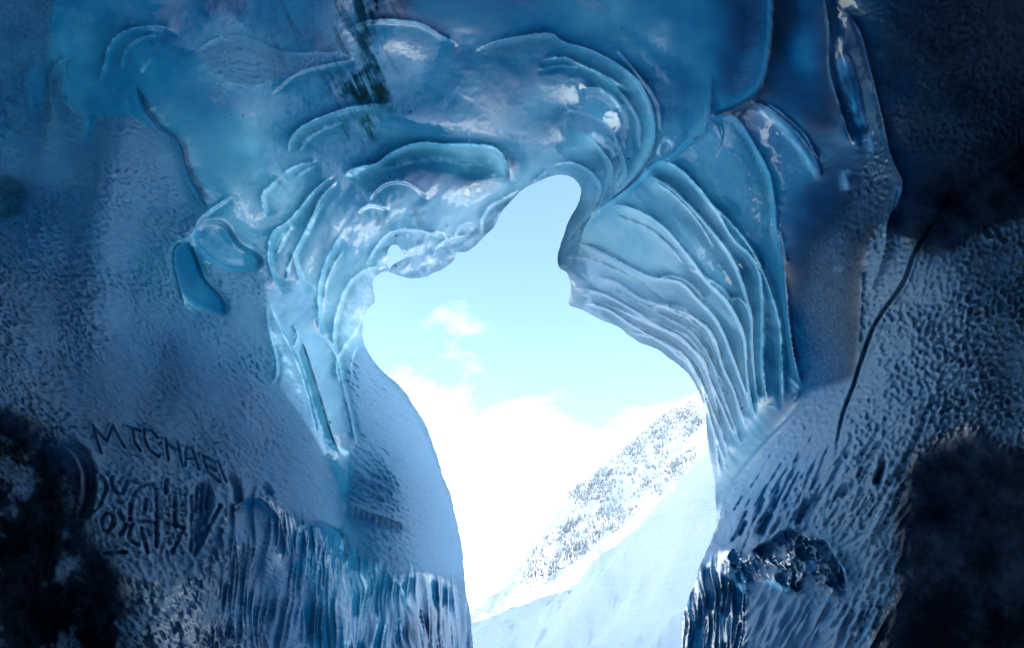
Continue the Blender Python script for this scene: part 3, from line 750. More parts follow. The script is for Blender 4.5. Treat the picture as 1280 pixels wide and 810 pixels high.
H += shellL * (0.30 * ripple(131, 50, 16, 122) + 0.12 * ripple(132, 16, 8, 122)) + finM * (0.8 * ripple(133, 70, 12, 48) + 0.2 * ripple(134, 20, 6, 48)) + archM * (1.3 * ripple(135, 26, 14, -30) + 0.3 * ripple(136, 9, 6, -30)) + roofM * 0.35 * ripple(137, 60, 26, 30)
WHITE *= np.clip(0.70 + 0.55 * noise(111, 26, 10, 40) + 0.30 * noise(112, 6, 4, 40), 0.06, 1.4)
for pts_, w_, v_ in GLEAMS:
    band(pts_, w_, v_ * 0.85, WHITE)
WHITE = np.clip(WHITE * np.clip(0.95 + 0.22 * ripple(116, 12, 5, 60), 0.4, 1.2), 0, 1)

MATTE = np.clip(rd + rd2 + ll + 0.7 * mask([(895, 650), (1004, 490), (988, 468), (945, 515), (915, 560), (890, 610)], 8) + 0.8 * mask([(480, -40), (830, -40), (800, 45), (620, 40), (500, 18)], 10) + mask([(985, 240), (1060, 200), (1100, 250), (1078, 350), (1070, 480), (1000, 500), (990, 420), (978, 320)], 12) + mask([(966, -30), (1030, -30), (1036, 90), (1050, 160), (1000, 160), (955, 120)], 10)
                + mask([(830, -30), (962, -30), (950, 110), (890, 140), (850, 120)], 14) + 0.5 * mask([(560, 60), (690, 50), (720, 140), (690, 200), (640, 180), (580, 150)], 25)
                + 0.8 * mask([(180, 100), (290, 110), (330, 200), (260, 240), (225, 170)], 20) + mask([(1100, -60), (1300, -60), (1300, 260), (1140, 260)], 20) + 0.75 * sc1 + 0.2 * sc2 + 0.7 * mask([(300, -30), (430, -30), (420, 60), (320, 50)], 20), 0, 1)
# ---- metres of ice above / behind the surface (sets how much daylight comes through)
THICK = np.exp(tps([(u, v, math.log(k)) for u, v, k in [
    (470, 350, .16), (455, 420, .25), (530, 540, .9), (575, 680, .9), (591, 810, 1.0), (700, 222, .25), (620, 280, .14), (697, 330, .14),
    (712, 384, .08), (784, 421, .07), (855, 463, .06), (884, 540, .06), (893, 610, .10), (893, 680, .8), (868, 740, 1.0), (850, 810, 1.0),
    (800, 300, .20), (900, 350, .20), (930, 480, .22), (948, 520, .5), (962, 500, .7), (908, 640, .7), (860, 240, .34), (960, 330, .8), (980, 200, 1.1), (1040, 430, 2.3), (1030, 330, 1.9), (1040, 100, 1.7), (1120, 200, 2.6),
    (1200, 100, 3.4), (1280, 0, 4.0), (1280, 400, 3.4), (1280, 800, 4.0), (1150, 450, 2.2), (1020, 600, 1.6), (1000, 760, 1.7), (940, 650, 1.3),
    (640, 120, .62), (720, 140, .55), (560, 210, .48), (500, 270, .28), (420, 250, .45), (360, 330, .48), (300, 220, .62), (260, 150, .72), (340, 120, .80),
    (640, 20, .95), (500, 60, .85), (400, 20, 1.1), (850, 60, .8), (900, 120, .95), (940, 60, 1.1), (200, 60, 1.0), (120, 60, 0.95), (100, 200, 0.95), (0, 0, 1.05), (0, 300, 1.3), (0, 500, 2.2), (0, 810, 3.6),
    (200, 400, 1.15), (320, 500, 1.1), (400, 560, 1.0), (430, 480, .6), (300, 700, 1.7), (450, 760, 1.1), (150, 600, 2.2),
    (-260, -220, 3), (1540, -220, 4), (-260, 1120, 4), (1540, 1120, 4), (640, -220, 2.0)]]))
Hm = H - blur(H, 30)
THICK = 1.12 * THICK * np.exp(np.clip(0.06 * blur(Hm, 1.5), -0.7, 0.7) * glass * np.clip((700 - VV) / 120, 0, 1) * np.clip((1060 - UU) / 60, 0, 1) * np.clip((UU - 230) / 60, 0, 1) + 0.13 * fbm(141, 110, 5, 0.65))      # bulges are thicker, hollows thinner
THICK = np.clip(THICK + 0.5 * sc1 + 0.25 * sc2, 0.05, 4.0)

# ------------------------------------------------------------------ the grid in space
edge_px = np.maximum(np.maximum(-UU, UU - 1280), np.maximum(-VV, VV - 810))
DEP = D0 + STEPD - (H * np.clip(1 - edge_px / 110, 0, 1) + blur(H, 16) * np.clip(edge_px / 110, 0, 1)) * SC      # fine relief fades where the cells get coarse
Ug, Vg = UU.copy(), VV.copy()
cu_, cv_ = (UU[:-1, :-1] + UU[1:, 1:]) / 2, (VV[:-1, :-1] + VV[1:, 1:]) / 2
def pip(poly, x, y):
    r = np.zeros(x.shape, bool)
    for a, b in zip(poly, np.roll(poly, -1, axis=0)):
        if a[1] == b[1]: continue
        r ^= ((a[1] > y) != (b[1] > y)) & (x < (b[0] - a[0]) * (y - a[1]) / (b[1] - a[1]) + a[0])
    return r
keep = ~(pip(mouth_c, cu_, cv_) | pip(hole_c, cu_, cv_))
# snap the ragged cell edge onto the traced contour
kv = np.zeros((NV, NU), int); tot = np.zeros((NV, NU), int)
for dj in (0, 1):
    for di in (0, 1):
        kv[dj:NV - 1 + dj, di:NU - 1 + di] += keep; tot[dj:NV - 1 + dj, di:NU - 1 + di] += 1
edge = (kv > 0) & (kv < tot)
ej, ei = np.nonzero(edge)
cont = np.vstack((mouth_c, hole_c))
segs = [(mouth_c[i], mouth_c[i + 1]) for i in range(len(mouth_c) - 1)] + [(hole_c[i], hole_c[i + 1]) for i in range(len(hole_c) - 1)]
ex_, ey_ = UU[ej, ei], VV[ej, ei]; bd = np.full(len(ej), 1e9); bx, by = ex_.copy(), ey_.copy()
for a, b in segs:
    d = b - a; s = np.clip(((ex_ - a[0]) * d[0] + (ey_ - a[1]) * d[1]) / (d @ d + 1e-9), 0, 1)
    px, py = a[0] + s * d[0], a[1] + s * d[1]; q = (px - ex_) ** 2 + (py - ey_) ** 2
    m = q < bd; bd[m] = q[m]; bx[m] = px[m]; by[m] = py[m]
Ug[ej, ei], Vg[ej, ei] = bx, by
# ragged thin-edge detail of the fin: nibble the contour a little
P = at(Ug, Vg, DEP).reshape(-1, 3)
idx = np.arange(NV * NU).reshape(NV, NU)
quads = np.stack((idx[:-1, :-1], idx[1:, :-1], idx[1:, 1:], idx[:-1, 1:]), -1)
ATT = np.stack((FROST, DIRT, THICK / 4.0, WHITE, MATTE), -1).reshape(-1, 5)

# ---- which part each cell belongs to
PART = np.zeros(keep.shape, np.int16)
cx, cy = cu_, cv_
def region(i, poly):
    PART[inside(poly, True)[:-1, :-1]] = i
def buffer(i, pts, w):
    sl, sd, t = curve_field(pts, w + 4)
    m = np.zeros(UU.shape, bool); m[sl] = np.abs(sd) < w
    PART[m[:-1, :-1]] = i
# walls and roof
LEFT, ROOF, RIGHT = 1, 2, 3
PART[...] = ROOF
PART[pip(np.array([(-400, -400), (30, -400), (60, 60), (110, 40), (170, 100), (202, 161), (232, 202), (262, 264), (240, 300), (290, 345), (335, 380), (352, 410), (390, 520), (420, 580), (430, 480), (425, 440), (452, 418), (700, 700), (700, 1500), (-400, 1500)], float), cx, cy)] = LEFT
PART[pip(np.array([(700, 1500), (700, 800), (870, 640), (894, 619), (946, 525), (1000, 486), (986, 400), (971, 290), (961, 216), (914, 144), (932, 129), (947, 114), (964, 50), (967, -400), (1900, -400), (1900, 1500)], float), cx, cy)] = RIGHT
names = {LEFT: 'ice_wall', ROOF: 'ice_vault', RIGHT: 'ice_wall'}
parts = {}          # id -> (parent id, name, label)
nid = [10]
def part(parent, name, poly=None, label=None, strokes=None, w=3.5):
    i = nid[0]; nid[0] += 1
    if poly is not None: region(i, poly)
    for s in strokes or []: buffer(i, s, w)
    parts[i] = (parent, name, label)
    return i
part(LEFT, 'ice_pillar', [(452, 410), (475, 461), (516, 505), (553, 590), (576, 674), (584, 735), (560, 726), (520, 716), (494, 722), (440, 686), (430, 660), (428, 600), (440, 560), (430, 480), (440, 440)], 'frost-crusted ice pillar bulging beside the left of the cave mouth')
part(LEFT, 'drip_curtain', [(292, 640), (304, 625), (322, 620), (338, 634), (372, 654), (424, 664), (438, 688), (492, 722), (520, 718), (560, 728), (584, 740), (660, 1200), (200, 1200), (250, 810), (262, 700)], 'ribbed curtain of frozen drips along the foot of the left wall')
part(LEFT, 'debris_ice', [(-400, 480), (-30, 500), (40, 530), (92, 566), (106, 660), (150, 730), (180, 1200), (-400, 1200)], 'black debris-laden ice low on the left')
part(LEFT, 'scoop', [(218, 307), (232, 304), (242, 310), (256, 347), (279, 374), (283, 394), (258, 386), (226, 358), (217, 325)], 'long smooth dark scoop in the frosted left wall')
part(LEFT, 'ice_finger', [(48, 140), (56, 100), (66, 78), (82, 72), (92, 80), (84, 120), (78, 160), (60, 170)], 'frosted ice finger at the upper left')
part(LEFT, 'hollow', [(0, 212), (17, 222), (37, 235), (27, 249), (20, 272), (-60, 280), (-60, 200)], 'dark hollow at the left edge')
part(LEFT, 'handprint', [(241, 610), (248, 602), (258, 602), (265, 614), (262, 642), (252, 680), (242, 690), (240, 650)])
part(LEFT, 'scrape', None, 'long curved scrape in the frost left of the carved letters', [[(78, 546), (100, 563), (112, 590), (112, 622), (102, 650)]], 7)
for L in LETTERS: part(LEFT, 'carved_letter', None, None, L, 3.2)
part(LEFT, 'ice_sheet', [(334, 372), (350, 410), (369, 448), (382, 486), (391, 520), (398, 546), (376, 510), (360, 488), (338, 487), (346, 466), (342, 436), (333, 404)], 'pale hanging ice sheet under the left shells')
part(ROOF, 'scoop', [(245, 290), (255, 279), (279, 280), (298, 306), (319, 318), (324, 331), (309, 338), (286, 336), (262, 324), (247, 308)], 'deep blue glossy scoop in the ice')
part(ROOF, 'ice_shell', [(432, 41), (454, 27), (475, 25), (509, 26), (532, 32), (556, 47), (574, 55), (580, 90), (560, 120), (500, 128), (490, 120), (470, 60)], 'rounded clear ice shell with a bright upper rim')
part(ROOF, 'ice_shell', [(360, 192), (366, 168), (390, 151), (428, 137), (455, 131), (492, 130), (500, 160), (480, 190), (440, 210), (400, 200)])
part(ROOF, 'ice_tongue', [(430, 219), (452, 208), (469, 205), (489, 191), (522, 178), (559, 180), (586, 180), (613, 182), (627, 191), (638, 212), (641, 245), (606, 272), (576, 280), (540, 250), (512, 229), (485, 228), (462, 250)], 'broad ice tongue with a bright blunt end over the mouth')
part(ROOF, 'ice_arch', [(457, 340), (465, 317), (482, 295), (506, 286), (532, 290), (556, 295), (575, 280), (602, 288), (612, 290), (570, 330), (516, 355), (480, 345)], 'lumpy hanging ice arch pierced by a small hole')
part(ROOF, 'ice_shell', [(336, 311), (341, 290), (360, 277), (378, 256), (397, 234), (419, 218), (423, 225), (402, 245), (386, 280), (371, 311), (368, 325), (376, 360), (352, 370), (337, 333)], 'glassy upright ice shell with white edges')
part(ROOF, 'ice_shell', [(371, 311), (386, 280), (402, 245), (423, 225), (440, 260), (428, 290), (410, 318), (400, 350), (398, 400), (382, 370), (368, 325)])
part(ROOF, 'ice_shell', [(418, 440), (417, 410), (428, 370), (442, 347), (462, 335), (480, 334), (480, 345), (460, 420), (446, 440), (430, 480)], 'white-edged ice rib at the left of the mouth')
part(ROOF, 'sediment_band', [(440, -60), (480, -60), (470, 40), (482, 90), (490, 128), (466, 132), (440, 110), (452, 80), (444, 50)], 'brown sediment band frozen into the roof ice')
part(ROOF, 'ice_curl', [(590, 64), (627, 50), (684, 41), (704, 52), (744, 65), (788, 91), (808, 118), (818, 151), (816, 200), (796, 226), (762, 254), (736, 273), (716, 295), (700, 330), (690, 330), (700, 300), (712, 270), (722, 235), (700, 215), (690, 206), (720, 150), (700, 110), (640, 80)], 'great curled ice roll hanging over the cave mouth')
part(ROOF, 'frosted_lobe', [(967, -60), (964, 50), (956, 96), (947, 114), (931, 128), (910, 138), (889, 147), (876, 172), (850, 186), (830, 160), (840, 60), (850, -60)], 'blue hanging lobe with a frosted right edge')
FIN = part(ROOF, 'ice_fin', [(700, 330), (716, 295), (736, 273), (762, 254), (796, 226), (814, 199), (846, 208), (871, 231), (897, 265), (918, 299), (938, 318), (951, 345), (955, 390), (954, 458), (959, 506), (946, 530), (920, 590), (896, 630), (860, 560), (800, 470), (690, 400)], 'frilled translucent ice fin fanning down the right of the mouth')
finmask = PART == FIN
for fr_ in FRILLS:
    old = PART.copy(); i_ = part(FIN, 'frill', None, None, [fr_], 3.0); PART[(PART == i_) & ~finmask] = old[(PART == i_) & ~finmask]
part(RIGHT, 'dirty_ice', [(1140, 570), (1190, 545), (1310, 555), (1900, 555), (1900, 1300), (1060, 1300), (1100, 830), (1126, 740), (1118, 660)], 'nearly black dirty ice low on the right')
part(RIGHT, 'ice_cluster', [(896, 704), (900, 684), (920, 684), (940, 692), (962, 678), (990, 662), (1004, 670), (1032, 676), (1056, 715), (1062, 742), (1036, 744), (1012, 722), (996, 742), (968, 736), (940, 732), (932, 760), (900, 760)], 'jagged cluster of glassy ice with white edges low on the right wall')
part(RIGHT, 'drip_curtain', [(905, 688), (921, 690), (930, 740), (925, 830), (920, 1200), (800, 1200), (848, 810), (862, 740), (880, 712)], 'ribbed frozen drips at the right foot of the mouth')
part(RIGHT, 'crevice', None, 'dark crevice running down the right wall', [[(1176, 268), (1145, 314), (1129, 354), (1095, 404), (1078, 448), (1068, 480), (1052, 526), (1044, 580)]], 5)
part(RIGHT, 'ice_rib', [(932, 129), (952, 127), (984, 146), (1006, 168), (1027, 204), (1031, 232), (1012, 212), (985, 178), (955, 148)], 'slanting ice rib with a bright blue streak')
part(RIGHT, 'ice_rib', [(1029, -60), (1060, -60), (1075, 40), (1088, 87), (1102, 144), (1115, 198), (1100, 205), (1066, 182), (1045, 118), (1036, 84), (1036, 34)], 'tall double ice rib with a blue reflecting trough')

# crumbs of a wall cut off between two parts go to the part beside them
def tidy(pid, window):
    sl = crop(*window); sub = (keep & (PART == pid))[sl]; seen = np.zeros(sub.shape, bool); h_, w_ = sub.shape
    for j, i in zip(*np.nonzero(sub)):
        if seen[j, i]: continue
        st, cells, border, beside = [(j, i)], [], False, []
        seen[j, i] = True
        while st:
            a_, b_ = st.pop(); cells.append((a_, b_))
            for y_, x_ in ((a_ + 1, b_), (a_ - 1, b_), (a_, b_ + 1), (a_, b_ - 1)):
                if not (0 <= y_ < h_ and 0 <= x_ < w_): border = True; continue
                if sub[y_, x_]:
                    if not seen[y_, x_]: seen[y_, x_] = True; st.append((y_, x_))
                elif keep[sl][y_, x_]: beside.append(PART[sl][y_, x_])
        if not border and beside:
            for a_, b_ in cells: PART[sl][a_, b_] = beside[0]
tidy(RIGHT, (845, 1150, 590, 835)); tidy(LEFT, (60, 600, 500, 835)); tidy(ROOF, (320, 1000, -10, 560)); tidy(LEFT, (320, 480, 360, 600))

def ice_mesh(name, sel, parent, extra_v=None, extra_f=None, extra_a=None):
    q = quads[sel]
    used, inv = np.unique(q.ravel(), return_inverse=True)
    f = inv.reshape(-1, 4); v = P[used]; a = ATT[used]
    if extra_v is not None:
        f = np.vstack((f, extra_f + len(v))); v = np.vstack((v, extra_v)); a = np.vstack((a, extra_a))
    o = mesh_obj(name, v, f, ICE, parent)
    ca = o.data.color_attributes.new('ice', 'FLOAT_COLOR', 'POINT')
    ca.data.foreach_set('color', a[:, :4].astype(np.float32).ravel())
    ma = o.data.attributes.new('matte', 'FLOAT', 'POINT')
    ma.data.foreach_set('value', a[:, 4].astype(np.float32))
    return o

# ---- rim: the mouth's edge rolls over to the outside, so the ice has thickness there
def rim_for(sel_ids):
    """strip geometry of the rolled rim along kept/removed cell edges of the given parts"""
    vs_, fs_, as_ = [], [], []
    vid = {}
    inm = keep
    def out_dir(j, i):
        # from opening into the ice, on the picture
        w = kv[max(j - 3, 0):j + 4, max(i - 3, 0):i + 4].astype(float)
        yy, xx = np.mgrid[0:w.shape[0], 0:w.shape[1]]
        s = w.sum() + 1e-9
        d = np.array(((w * xx).sum() / s - (w.shape[1] - 1) / 2, (w * yy).sum() / s - (w.shape[0] - 1) / 2))
        n = np.hypot(*d)
        return d / n if n > 1e-6 else np.array((0.0, -1.0))
    prof = ((0.0, 0.0), (0.0, 0.05), (1.6, 0.11), (5.0, 0.16), (12.0, 0.20), (22.0, 0.26))
    def ring(j, i):
        k = (j, i)
        if k not in vid:
            d = out_dir(j, i)
            vid[k] = len(vs_)
            near_hole = 462 < Ug[j, i] < 532 and 300 < Vg[j, i] < 354
            for off, dz in prof:
                if near_hole: off, dz = off * 0.12, dz * 0.6
                vs_.append(at(Ug[j, i] + d[0] * off, Vg[j, i] + d[1] * off, DEP[j, i] + dz))
                aa = ATT[idx[j, i]].copy(); aa[2] = 0.03; aa[3] = max(aa[3], 0.25); as_.append(aa)
        return vid[k]
    kk = keep
    J, I = kk.shape
    def add(j0, i0, j1, i1):
        a, b = ring(j0, i0), ring(j1, i1)
        for r in range(len(prof) - 1):
            fs_.append((a + r, b + r, b + r + 1, a + r + 1))
    hz = kk[:-1, :] != kk[1:, :]
    for j, i in zip(*np.nonzero(hz)):
        c = (j, i) if kk[j, i] else (j + 1, i)
        if PART[c] in sel_ids: add(j + 1, i, j + 1, i + 1)
    vz = kk[:, :-1] != kk[:, 1:]
    for j, i in zip(*np.nonzero(vz)):
        c = (j, i) if kk[j, i] else (j, i + 1)
        if PART[c] in sel_ids: add(j, i + 1, j + 1, i + 1)
    return vs_, fs_, as_

# ---- the tunnel goes on behind the camera, closed at its end
def tunnel_back(cols):
    """cols: list of (j, i) border vertices"""
    M_ = 14
    cs = np.array([((Ug[j, i] - 640) / F * DEP[j, i], (405 - Vg[j, i]) / F * DEP[j, i], DEP[j, i]) for j, i in cols])
    v, a, f = [], [], []
    n = len(cs); rg = np.random.default_rng(5)
    for r in range(M_ + 1):
        t = r / M_
        d = cs[:, 2] * (1 - t) + (-4.2) * t
        k = (1 + 0.25 * math.sin(math.pi * min(t * 1.1, 1))) * (1 if t < 0.75 else max(0.02, 1 - ((t - 0.75) / 0.25) ** 2))
        jit = 0 if r == 0 else 1
        x, y = cs[:, 0] * k, cs[:, 1] * k
        w = at(640 + 0 * x, 405 + 0 * x, d) + x[:, None] * CR + y[:, None] * CU
        w += jit * 0.05 * np.sin(np.arange(n)[:, None] * 0.02 + r * 1.3 + np.array((0, 2, 4)))
        v.append(w)
        aa = np.array([ATT[idx[j, i]] for j, i in cols]); aa[:, 2] = 1.0; a.append(aa)
    for r in range(M_):
        for c in range(n - 1):
            f.append((r * n + c, r * n + c + 1, (r + 1) * n + c + 1, (r + 1) * n + c))
    return np.vstack(v), np.array(f), np.vstack(a)
lastj = NV - 1
bL = [(j, 0) for j in range(NV - 1, 0, -1)]
bR = [(j, NU - 1) for j in range(1, NV)]
iL = next(i for i in range(NU) if PART[0, min(i, NU - 2)] != LEFT); iR = next(i for i in range(iL, NU) if PART[0, min(i, NU - 2)] == RIGHT)
tl = [(0, i) for i in range(1, iL + 1)]
tm = [(0, i) for i in range(iL, iR + 1)]
tr_ = [(0, i) for i in range(iR, NU - 1)]
back = {LEFT: tunnel_back(bL + [(0, 0)] + tl), ROOF: tunnel_back(tm), RIGHT: tunnel_back(tr_ + [(0, NU - 1)] + bR)}

roots = {}
for pid, nm in names.items():
    bv, bf, ba = back[pid]
    rv, rf, ra = rim_for({pid})
    if rv:
        bf = np.vstack((bf, np.array(rf) + len(bv))); bv = np.vstack((bv, np.array(rv))); ba = np.vstack((ba, np.array(ra)))
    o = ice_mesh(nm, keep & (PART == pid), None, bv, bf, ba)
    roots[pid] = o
    tag(o, {LEFT: 'frosted blue ice wall with carved letters left of the cave mouth', ROOF: 'clear blue ice vault with shells and ledges above the cave mouth', RIGHT: 'dark dimpled ice wall with a crevice right of the cave mouth'}[pid], 'ice bank' if pid != ROOF else 'ice vault')
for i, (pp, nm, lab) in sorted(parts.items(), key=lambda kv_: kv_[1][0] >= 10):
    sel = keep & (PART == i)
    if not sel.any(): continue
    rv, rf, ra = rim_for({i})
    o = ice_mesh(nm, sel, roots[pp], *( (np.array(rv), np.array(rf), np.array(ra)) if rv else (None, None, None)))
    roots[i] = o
    if lab: o['label'] = lab

# ---- short icicles under the ledge across the pillar
def icicle(u, v, ln, rad, parent):
    i0, j0 = np.searchsorted(AU, u), np.searchsorted(AV, v)
    top = at(u, v, DEP[j0, i0] - 0.12); sc_m = DEP[j0, i0] / F
    vs_, fs_ = [], []
    for k in range(5):
        t_ = k / 4; r_ = rad * sc_m * (1 - t_) ** 0.7 + 0.002
        for a_ in range(7):
            an = 2 * math.pi * a_ / 7
            vs_.append(top + np.array((r_ * math.cos(an) + 0.01 * t_ * math.sin(u), r_ * math.sin(an), 0.02 - ln * sc_m * t_)))
    for k in range(4):
        fs_ += [(k * 7 + a_, k * 7 + (a_ + 1) % 7, (k + 1) * 7 + (a_ + 1) % 7, (k + 1) * 7 + a_) for a_ in range(7)]
    o = mesh_obj('icicle', vs_, fs_, ICE, parent)
    ca = o.data.color_attributes.new('ice', 'FLOAT_COLOR', 'POINT')
    ca.data.foreach_set('color', np.tile(np.array((0.0, 0.0, 0.03, 0.95), np.float32), len(vs_)))
pil = next(o for o in roots.values() if o.name == 'ice_pillar')
for u, v, ln in ((431, 634, 12), (441, 634, 20), (448, 635, 13), (455, 640, 14), (462, 644, 9), (471, 646, 16), (478, 648, 20), (485, 650, 14), (492, 652, 12), (498, 655, 10), (505, 659, 9)):
    icicle(u, v, ln, 2.9, pil)

# ------------------------------------------------------------------ ground, snow slope, mountain
def value_noise(x, y, seed):
    r = np.random.default_rng(seed).random((64, 64)); xi, yi = np.floor(x).astype(int), np.floor(y).astype(int)
    fx, fy = x - xi, y - yi; fx, fy = fx * fx * (3 - 2 * fx), fy * fy * (3 - 2 * fy)
    g = lambda a, b: r[a % 64, b % 64]
    return (g(xi, yi) * (1 - fx) + g(xi + 1, yi) * fx) * (1 - fy) + (g(xi, yi + 1) * (1 - fx) + g(xi + 1, yi + 1) * fx) * fy
def vfbm(x, y, seed, o=5):
    return sum((value_noise(x * 2 ** k, y * 2 ** k, seed + k) - 0.5) * 0.55 ** k for k in range(o))

def grid_obj(name, pts, mat):
    n, m = pts.shape[:2]; ii = np.arange(n * m).reshape(n, m)
    q = np.stack((ii[:-1, :-1], ii[:-1, 1:], ii[1:, 1:], ii[1:, :-1]), -1).reshape(-1, 4)
    return mesh_obj(name, pts.reshape(-1, 3), q, mat)

xs = np.concatenate((-np.geomspace(6000, 8, 40), np.linspace(-7.5, 7.5, 61), np.geomspace(8, 6000, 40)))
ys = np.concatenate((-np.geomspace(3000, 8, 24), np.linspace(-7.5, 14, 81), np.geomspace(14.5, 9000, 60)))
gx, gy = np.meshgrid(xs, ys)
gz = 0.10 * vfbm(gx * 0.7 + 5, gy * 0.7, 3) - 0.05 - np.clip((gy - 14) / 60, 0, 1) * 0.6 - np.clip((gy - 60) / 500, 0, 1) * 48
tag(grid_obj('ground', np.stack((gx, gy, gz), -1), SNOW), None, None, None, 'structure')

# snow slope outside: rises to the right behind the right-hand wall, shaded by the added hill
def ridge_mesh(name, line, foot_drop, toward, back_out, rows, mat, rough, seed, seg, sub=1.0):
    """line: (u, v, d) crest points; from the crest the face falls towards the camera, the back falls away"""
    l = np.array(line, float); c = np.concatenate(([0], np.cumsum(np.hypot(*np.diff(l[:, :2], axis=0).T))))
    s = np.linspace(0, c[-1], seg); l = np.stack([np.interp(s, c, l[:, k]) for k in range(3)], 1)
    crest_p = at(l[:, 0], l[:, 1], l[:, 2])
    out = []
    for t in np.linspace(-1, 1, rows):
        if t <= 0:       # back side
            p = crest_p + (-t) * np.array(back_out)
            p[:, 2] = crest_p[:, 2] * (1 - (-t)) + (-2) * (-t)
        else:
            p = crest_p + t * np.array(toward)
            p[:, 2] = crest_p[:, 2] * (1 - t) + foot_drop * t
        k = min(1, abs(t) * 4 + 0.12)
        p = p + np.stack((0 * s, 0 * s, rough * k * vfbm(p[:, 0] * sub, p[:, 1] * sub, seed)), -1)
        out.append(p)
    return np.array(out)
SL = [(520, 850, 70), (600, 812, 62), (660, 782, 58), (720, 752, 54), (775, 718, 50), (815, 688, 47), (828, 664, 46), (842, 630, 44), (862, 592, 43), (884, 548, 42), (915, 490, 41), (960, 420, 41), (1020, 340, 42), (1100, 280, 44), (1250, 220, 48), (1400, 200, 54)]
sp_ = ridge_mesh('snow_slope', SL, -1.0, (-12, -30, 0), (18, 60, 0), 90, SLOPE, 1.6, 21, 220, 0.16)
tag(grid_obj('snow_slope', sp_, SLOPE), None, None, None, 'structure')

# unseen hill added right of the cave to keep the sun off the right-hand wall and the snow slope
fx_ = np.concatenate(([0, 0.5, 1.5, 3], np.linspace(5, 60, 40)))
fy_ = np.linspace(-60, 75, 90)
FX, FY = np.meshgrid(fx_, fy_)
foot = np.maximum(5.5, 0.34 * FY + 6.0)
hz_ = -0.6 + np.clip(FX / 30.0, 0, 1) ** 0.85 * 47 - np.clip((FX - 36) / 24, 0, 1) ** 1.5 * 20
hz_ += 3.0 * vfbm(FX * 0.1, FY * 0.1, 55) * np.clip(FX / 8, 0, 1)
tag(grid_obj('shade_hill', np.stack((foot + FX, FY, hz_), -1), SNOW), None, None, None, 'structure')

ML = [(300, 860, 1500), (470, 850, 1350), (580, 812, 1250), (640, 722, 1180), (690, 640, 1120), (735, 590, 1100), (790, 545, 1080), (835, 508, 1060), (880, 478, 1050), (960, 420, 1050), (1080, 330, 1080), (1200, 300, 1100), (1400, 330, 1200), (1700, 500, 1300)]
mp_ = ridge_mesh('mountain', ML, -52, (-60, -520, 0), (200, 900, 0), 120, MOUNT, 60, 33, 260, 0.008)
mountain = tag(grid_obj('mountain', mp_, MOUNT), None, None, None, 'structure')

# ------------------------------------------------------------------ conifers on the mountain
def conifer(seed, h=1.0):
    r = random.Random(seed); v, f = [], []
    n = 6
    for k in range(4):
        z0 = 0.10 + k * 0.21; z1 = min(1.0, z0 + 0.40); rad = 0.21 * (1 - k * 0.21)
        b = len(v)
        for i in range(n):
            a = 2 * math.pi * (i + r.random() * 0.5) / n; rr = rad * r.uniform(0.7, 1.15)
            v.append((rr * math.cos(a), rr * math.sin(a), z0 + r.uniform(-0.03, 0.03)))
        v.append((r.uniform(-.01, .01), r.uniform(-.01, .01), z1))
        f += [(b + i, b + (i + 1) % n, b + n) for i in range(n)]
    cnt = len(f)
    b = len(v)
    for i in range(4):
        a = math.pi / 2 * i; v += [(0.03 * math.cos(a), 0.03 * math.sin(a), -0.12), (0.02 * math.cos(a), 0.02 * math.sin(a), 0.3)]
    f += [(b + 2 * i, b + 2 * ((i + 1) % 4), b + 2 * ((i + 1) % 4) + 1, b + 2 * i + 1) for i in range(4)]
    me = bpy.data.meshes.new('conifer'); me.from_pydata(v, [], f)
    me.materials.append(NEEDLE); me.materials.append(BARK)
    for i, p in enumerate(me.polygons): p.material_index = 0 if i < cnt else 1
    return me, v, f
protos = [conifer(s) for s in (1, 2, 3, 4)]

# candidate spots: picture position of every face-side mountain vertex
face = mp_[60:].reshape(-1, 3)
from mathutils.bvhtree import BVHTree
bvh = BVHTree.FromObject(mountain, bpy.context.evaluated_depsgraph_get())
ctr = Vector((0, 0, CAM_Z))
TREE_AREAS = [([(735, 598), (790, 552), (835, 515), (872, 500), (880, 530), (862, 556), (820, 575), (770, 610), (742, 634), (732, 624)], 560),
              ([(655, 728), (668, 700), (700, 664), (735, 640), (775, 634), (782, 648), (760, 668), (735, 690), (700, 716), (660, 730)], 560),
              ([(650, 740), (690, 668), (735, 606), (800, 552), (872, 505), (882, 540), (850, 585), (800, 640), (740, 690), (690, 728)], 420),
              ([(690, 622), (720, 606), (735, 600), (735, 628), (705, 626)], 60),
              ([(800, 610), (850, 570), (878, 552), (870, 580), (820, 625)], 140),
              ([(780, 690), (820, 640), (840, 640), (800, 680)], 60), ([(640, 740), (660, 700), (690, 660), (670, 720)], 50)]
spots = []
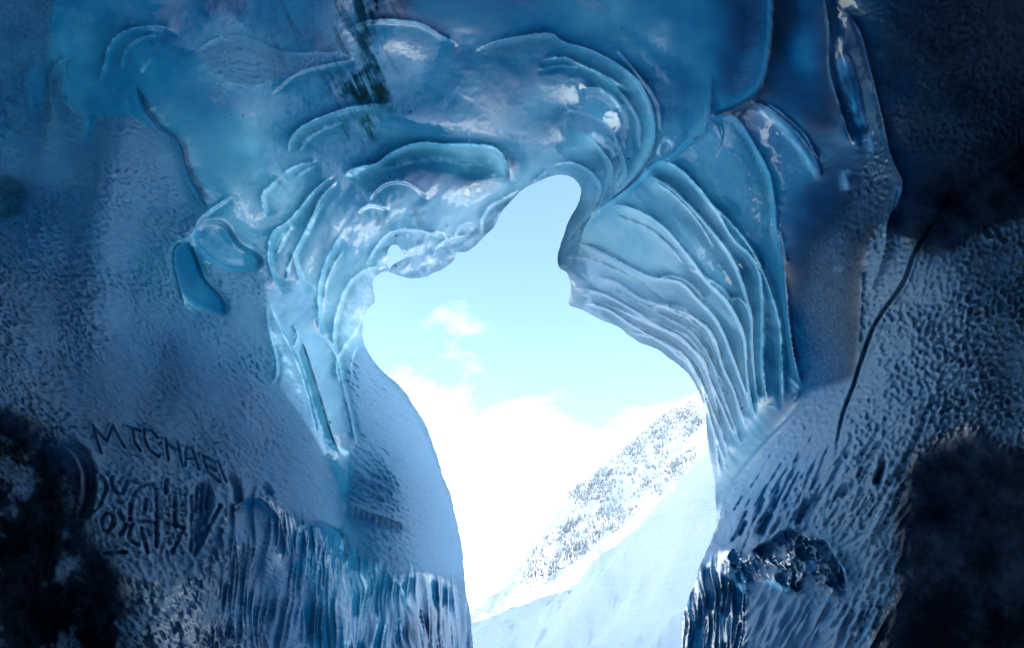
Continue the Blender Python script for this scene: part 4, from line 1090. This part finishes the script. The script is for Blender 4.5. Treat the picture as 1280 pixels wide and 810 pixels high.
for poly, n in TREE_AREAS:
    pa = np.array(poly, float); k = 0; guard = 0
    while k < n and guard < 60000:
        guard += 1
        u = rng.uniform(pa[:, 0].min(), pa[:, 0].max()); v = rng.uniform(pa[:, 1].min(), pa[:, 1].max())
        if not pip(pa, np.array([u]), np.array([v]))[0]: continue
        cl_ = value_noise(np.array([u / 14.0]), np.array([v / 14.0]), 77)[0]
        if cl_ < rng.uniform(0.05, 0.62): continue
        d = Vector(at(u, v, 1.0)) - ctr
        hit = bvh.ray_cast(ctr, d.normalized())
        if hit[0] is None: continue
        spots.append((hit[0], rng.uniform(5.0, 9.5) * (1.0 if rng.random() < 0.6 else 0.7), rng.uniform(0, 6.28), rng.randrange(4)))
        k += 1
spots.sort(key=lambda s: -s[1] / s[0].length)
for p, h, rz, k in spots[:300]:
    o = bpy.data.objects.new('conifer', protos[k][0]); COL.objects.link(o)
    o.location = p; o.scale = (h, h, h); o.rotation_euler = (0, 0, rz)
    tag(o, 'small conifer painted haze-pale on the far sunlit mountainside', 'tree', 'conifers on the far mountainside')
fv, ff = [], []
for p, h, rz, k in spots[300:]:
    c, s = math.cos(rz) * h, math.sin(rz) * h; b = len(fv)
    fv += [(p.x + c * x - s * y, p.y + s * x + c * y, p.z + h * z) for x, y, z in protos[k][1]]
    ff += [tuple(i + b for i in q) for q in protos[k][2]]
if fv: tag(mesh_obj('distant_conifers', fv, ff, NEEDLE, None, False), 'scattered smaller conifers filling the far mountain forest', 'forest', None, 'stuff')

# rocks breaking through the snow at the mountain's foot
def rock_mesh(seed):
    r = random.Random(seed); import bmesh
    bm = bmesh.new(); bmesh.ops.create_icosphere(bm, subdivisions=2, radius=1)
    ax = [Vector((r.uniform(-1, 1), r.uniform(-1, 1), r.uniform(-1, 1))).normalized() for _ in range(9)]
    for v in bm.verts:
        for a in ax:
            d = v.co.dot(a)
            if d > 0.62: v.co -= a * (d - 0.62)
    me = bpy.data.meshes.new('rock_outcrop'); bm.to_mesh(me); bm.free(); me.materials.append(ROCK)
    return me
rocks = [rock_mesh(s) for s in (3, 5, 8)]
for k in range(26):
    u = rng.uniform(652, 686); v = 776 - (u - 655) * 0.55 + rng.uniform(-3, 3)
    hit = bvh.ray_cast(ctr, (Vector(at(u, v, 1.0)) - ctr).normalized())
    if hit[0] is None: continue
    o = bpy.data.objects.new('rock_outcrop', rocks[k % 3]); COL.objects.link(o)
    o.location = hit[0]; s = rng.uniform(1.0, 3.2); o.scale = (s * 1.5, s, s * 0.7); o.rotation_euler = (0, 0, rng.uniform(0, 6))
    tag(o, 'grey rock poking through snow at the foot of the far mountain', 'rock', 'rocks at the mountain foot')
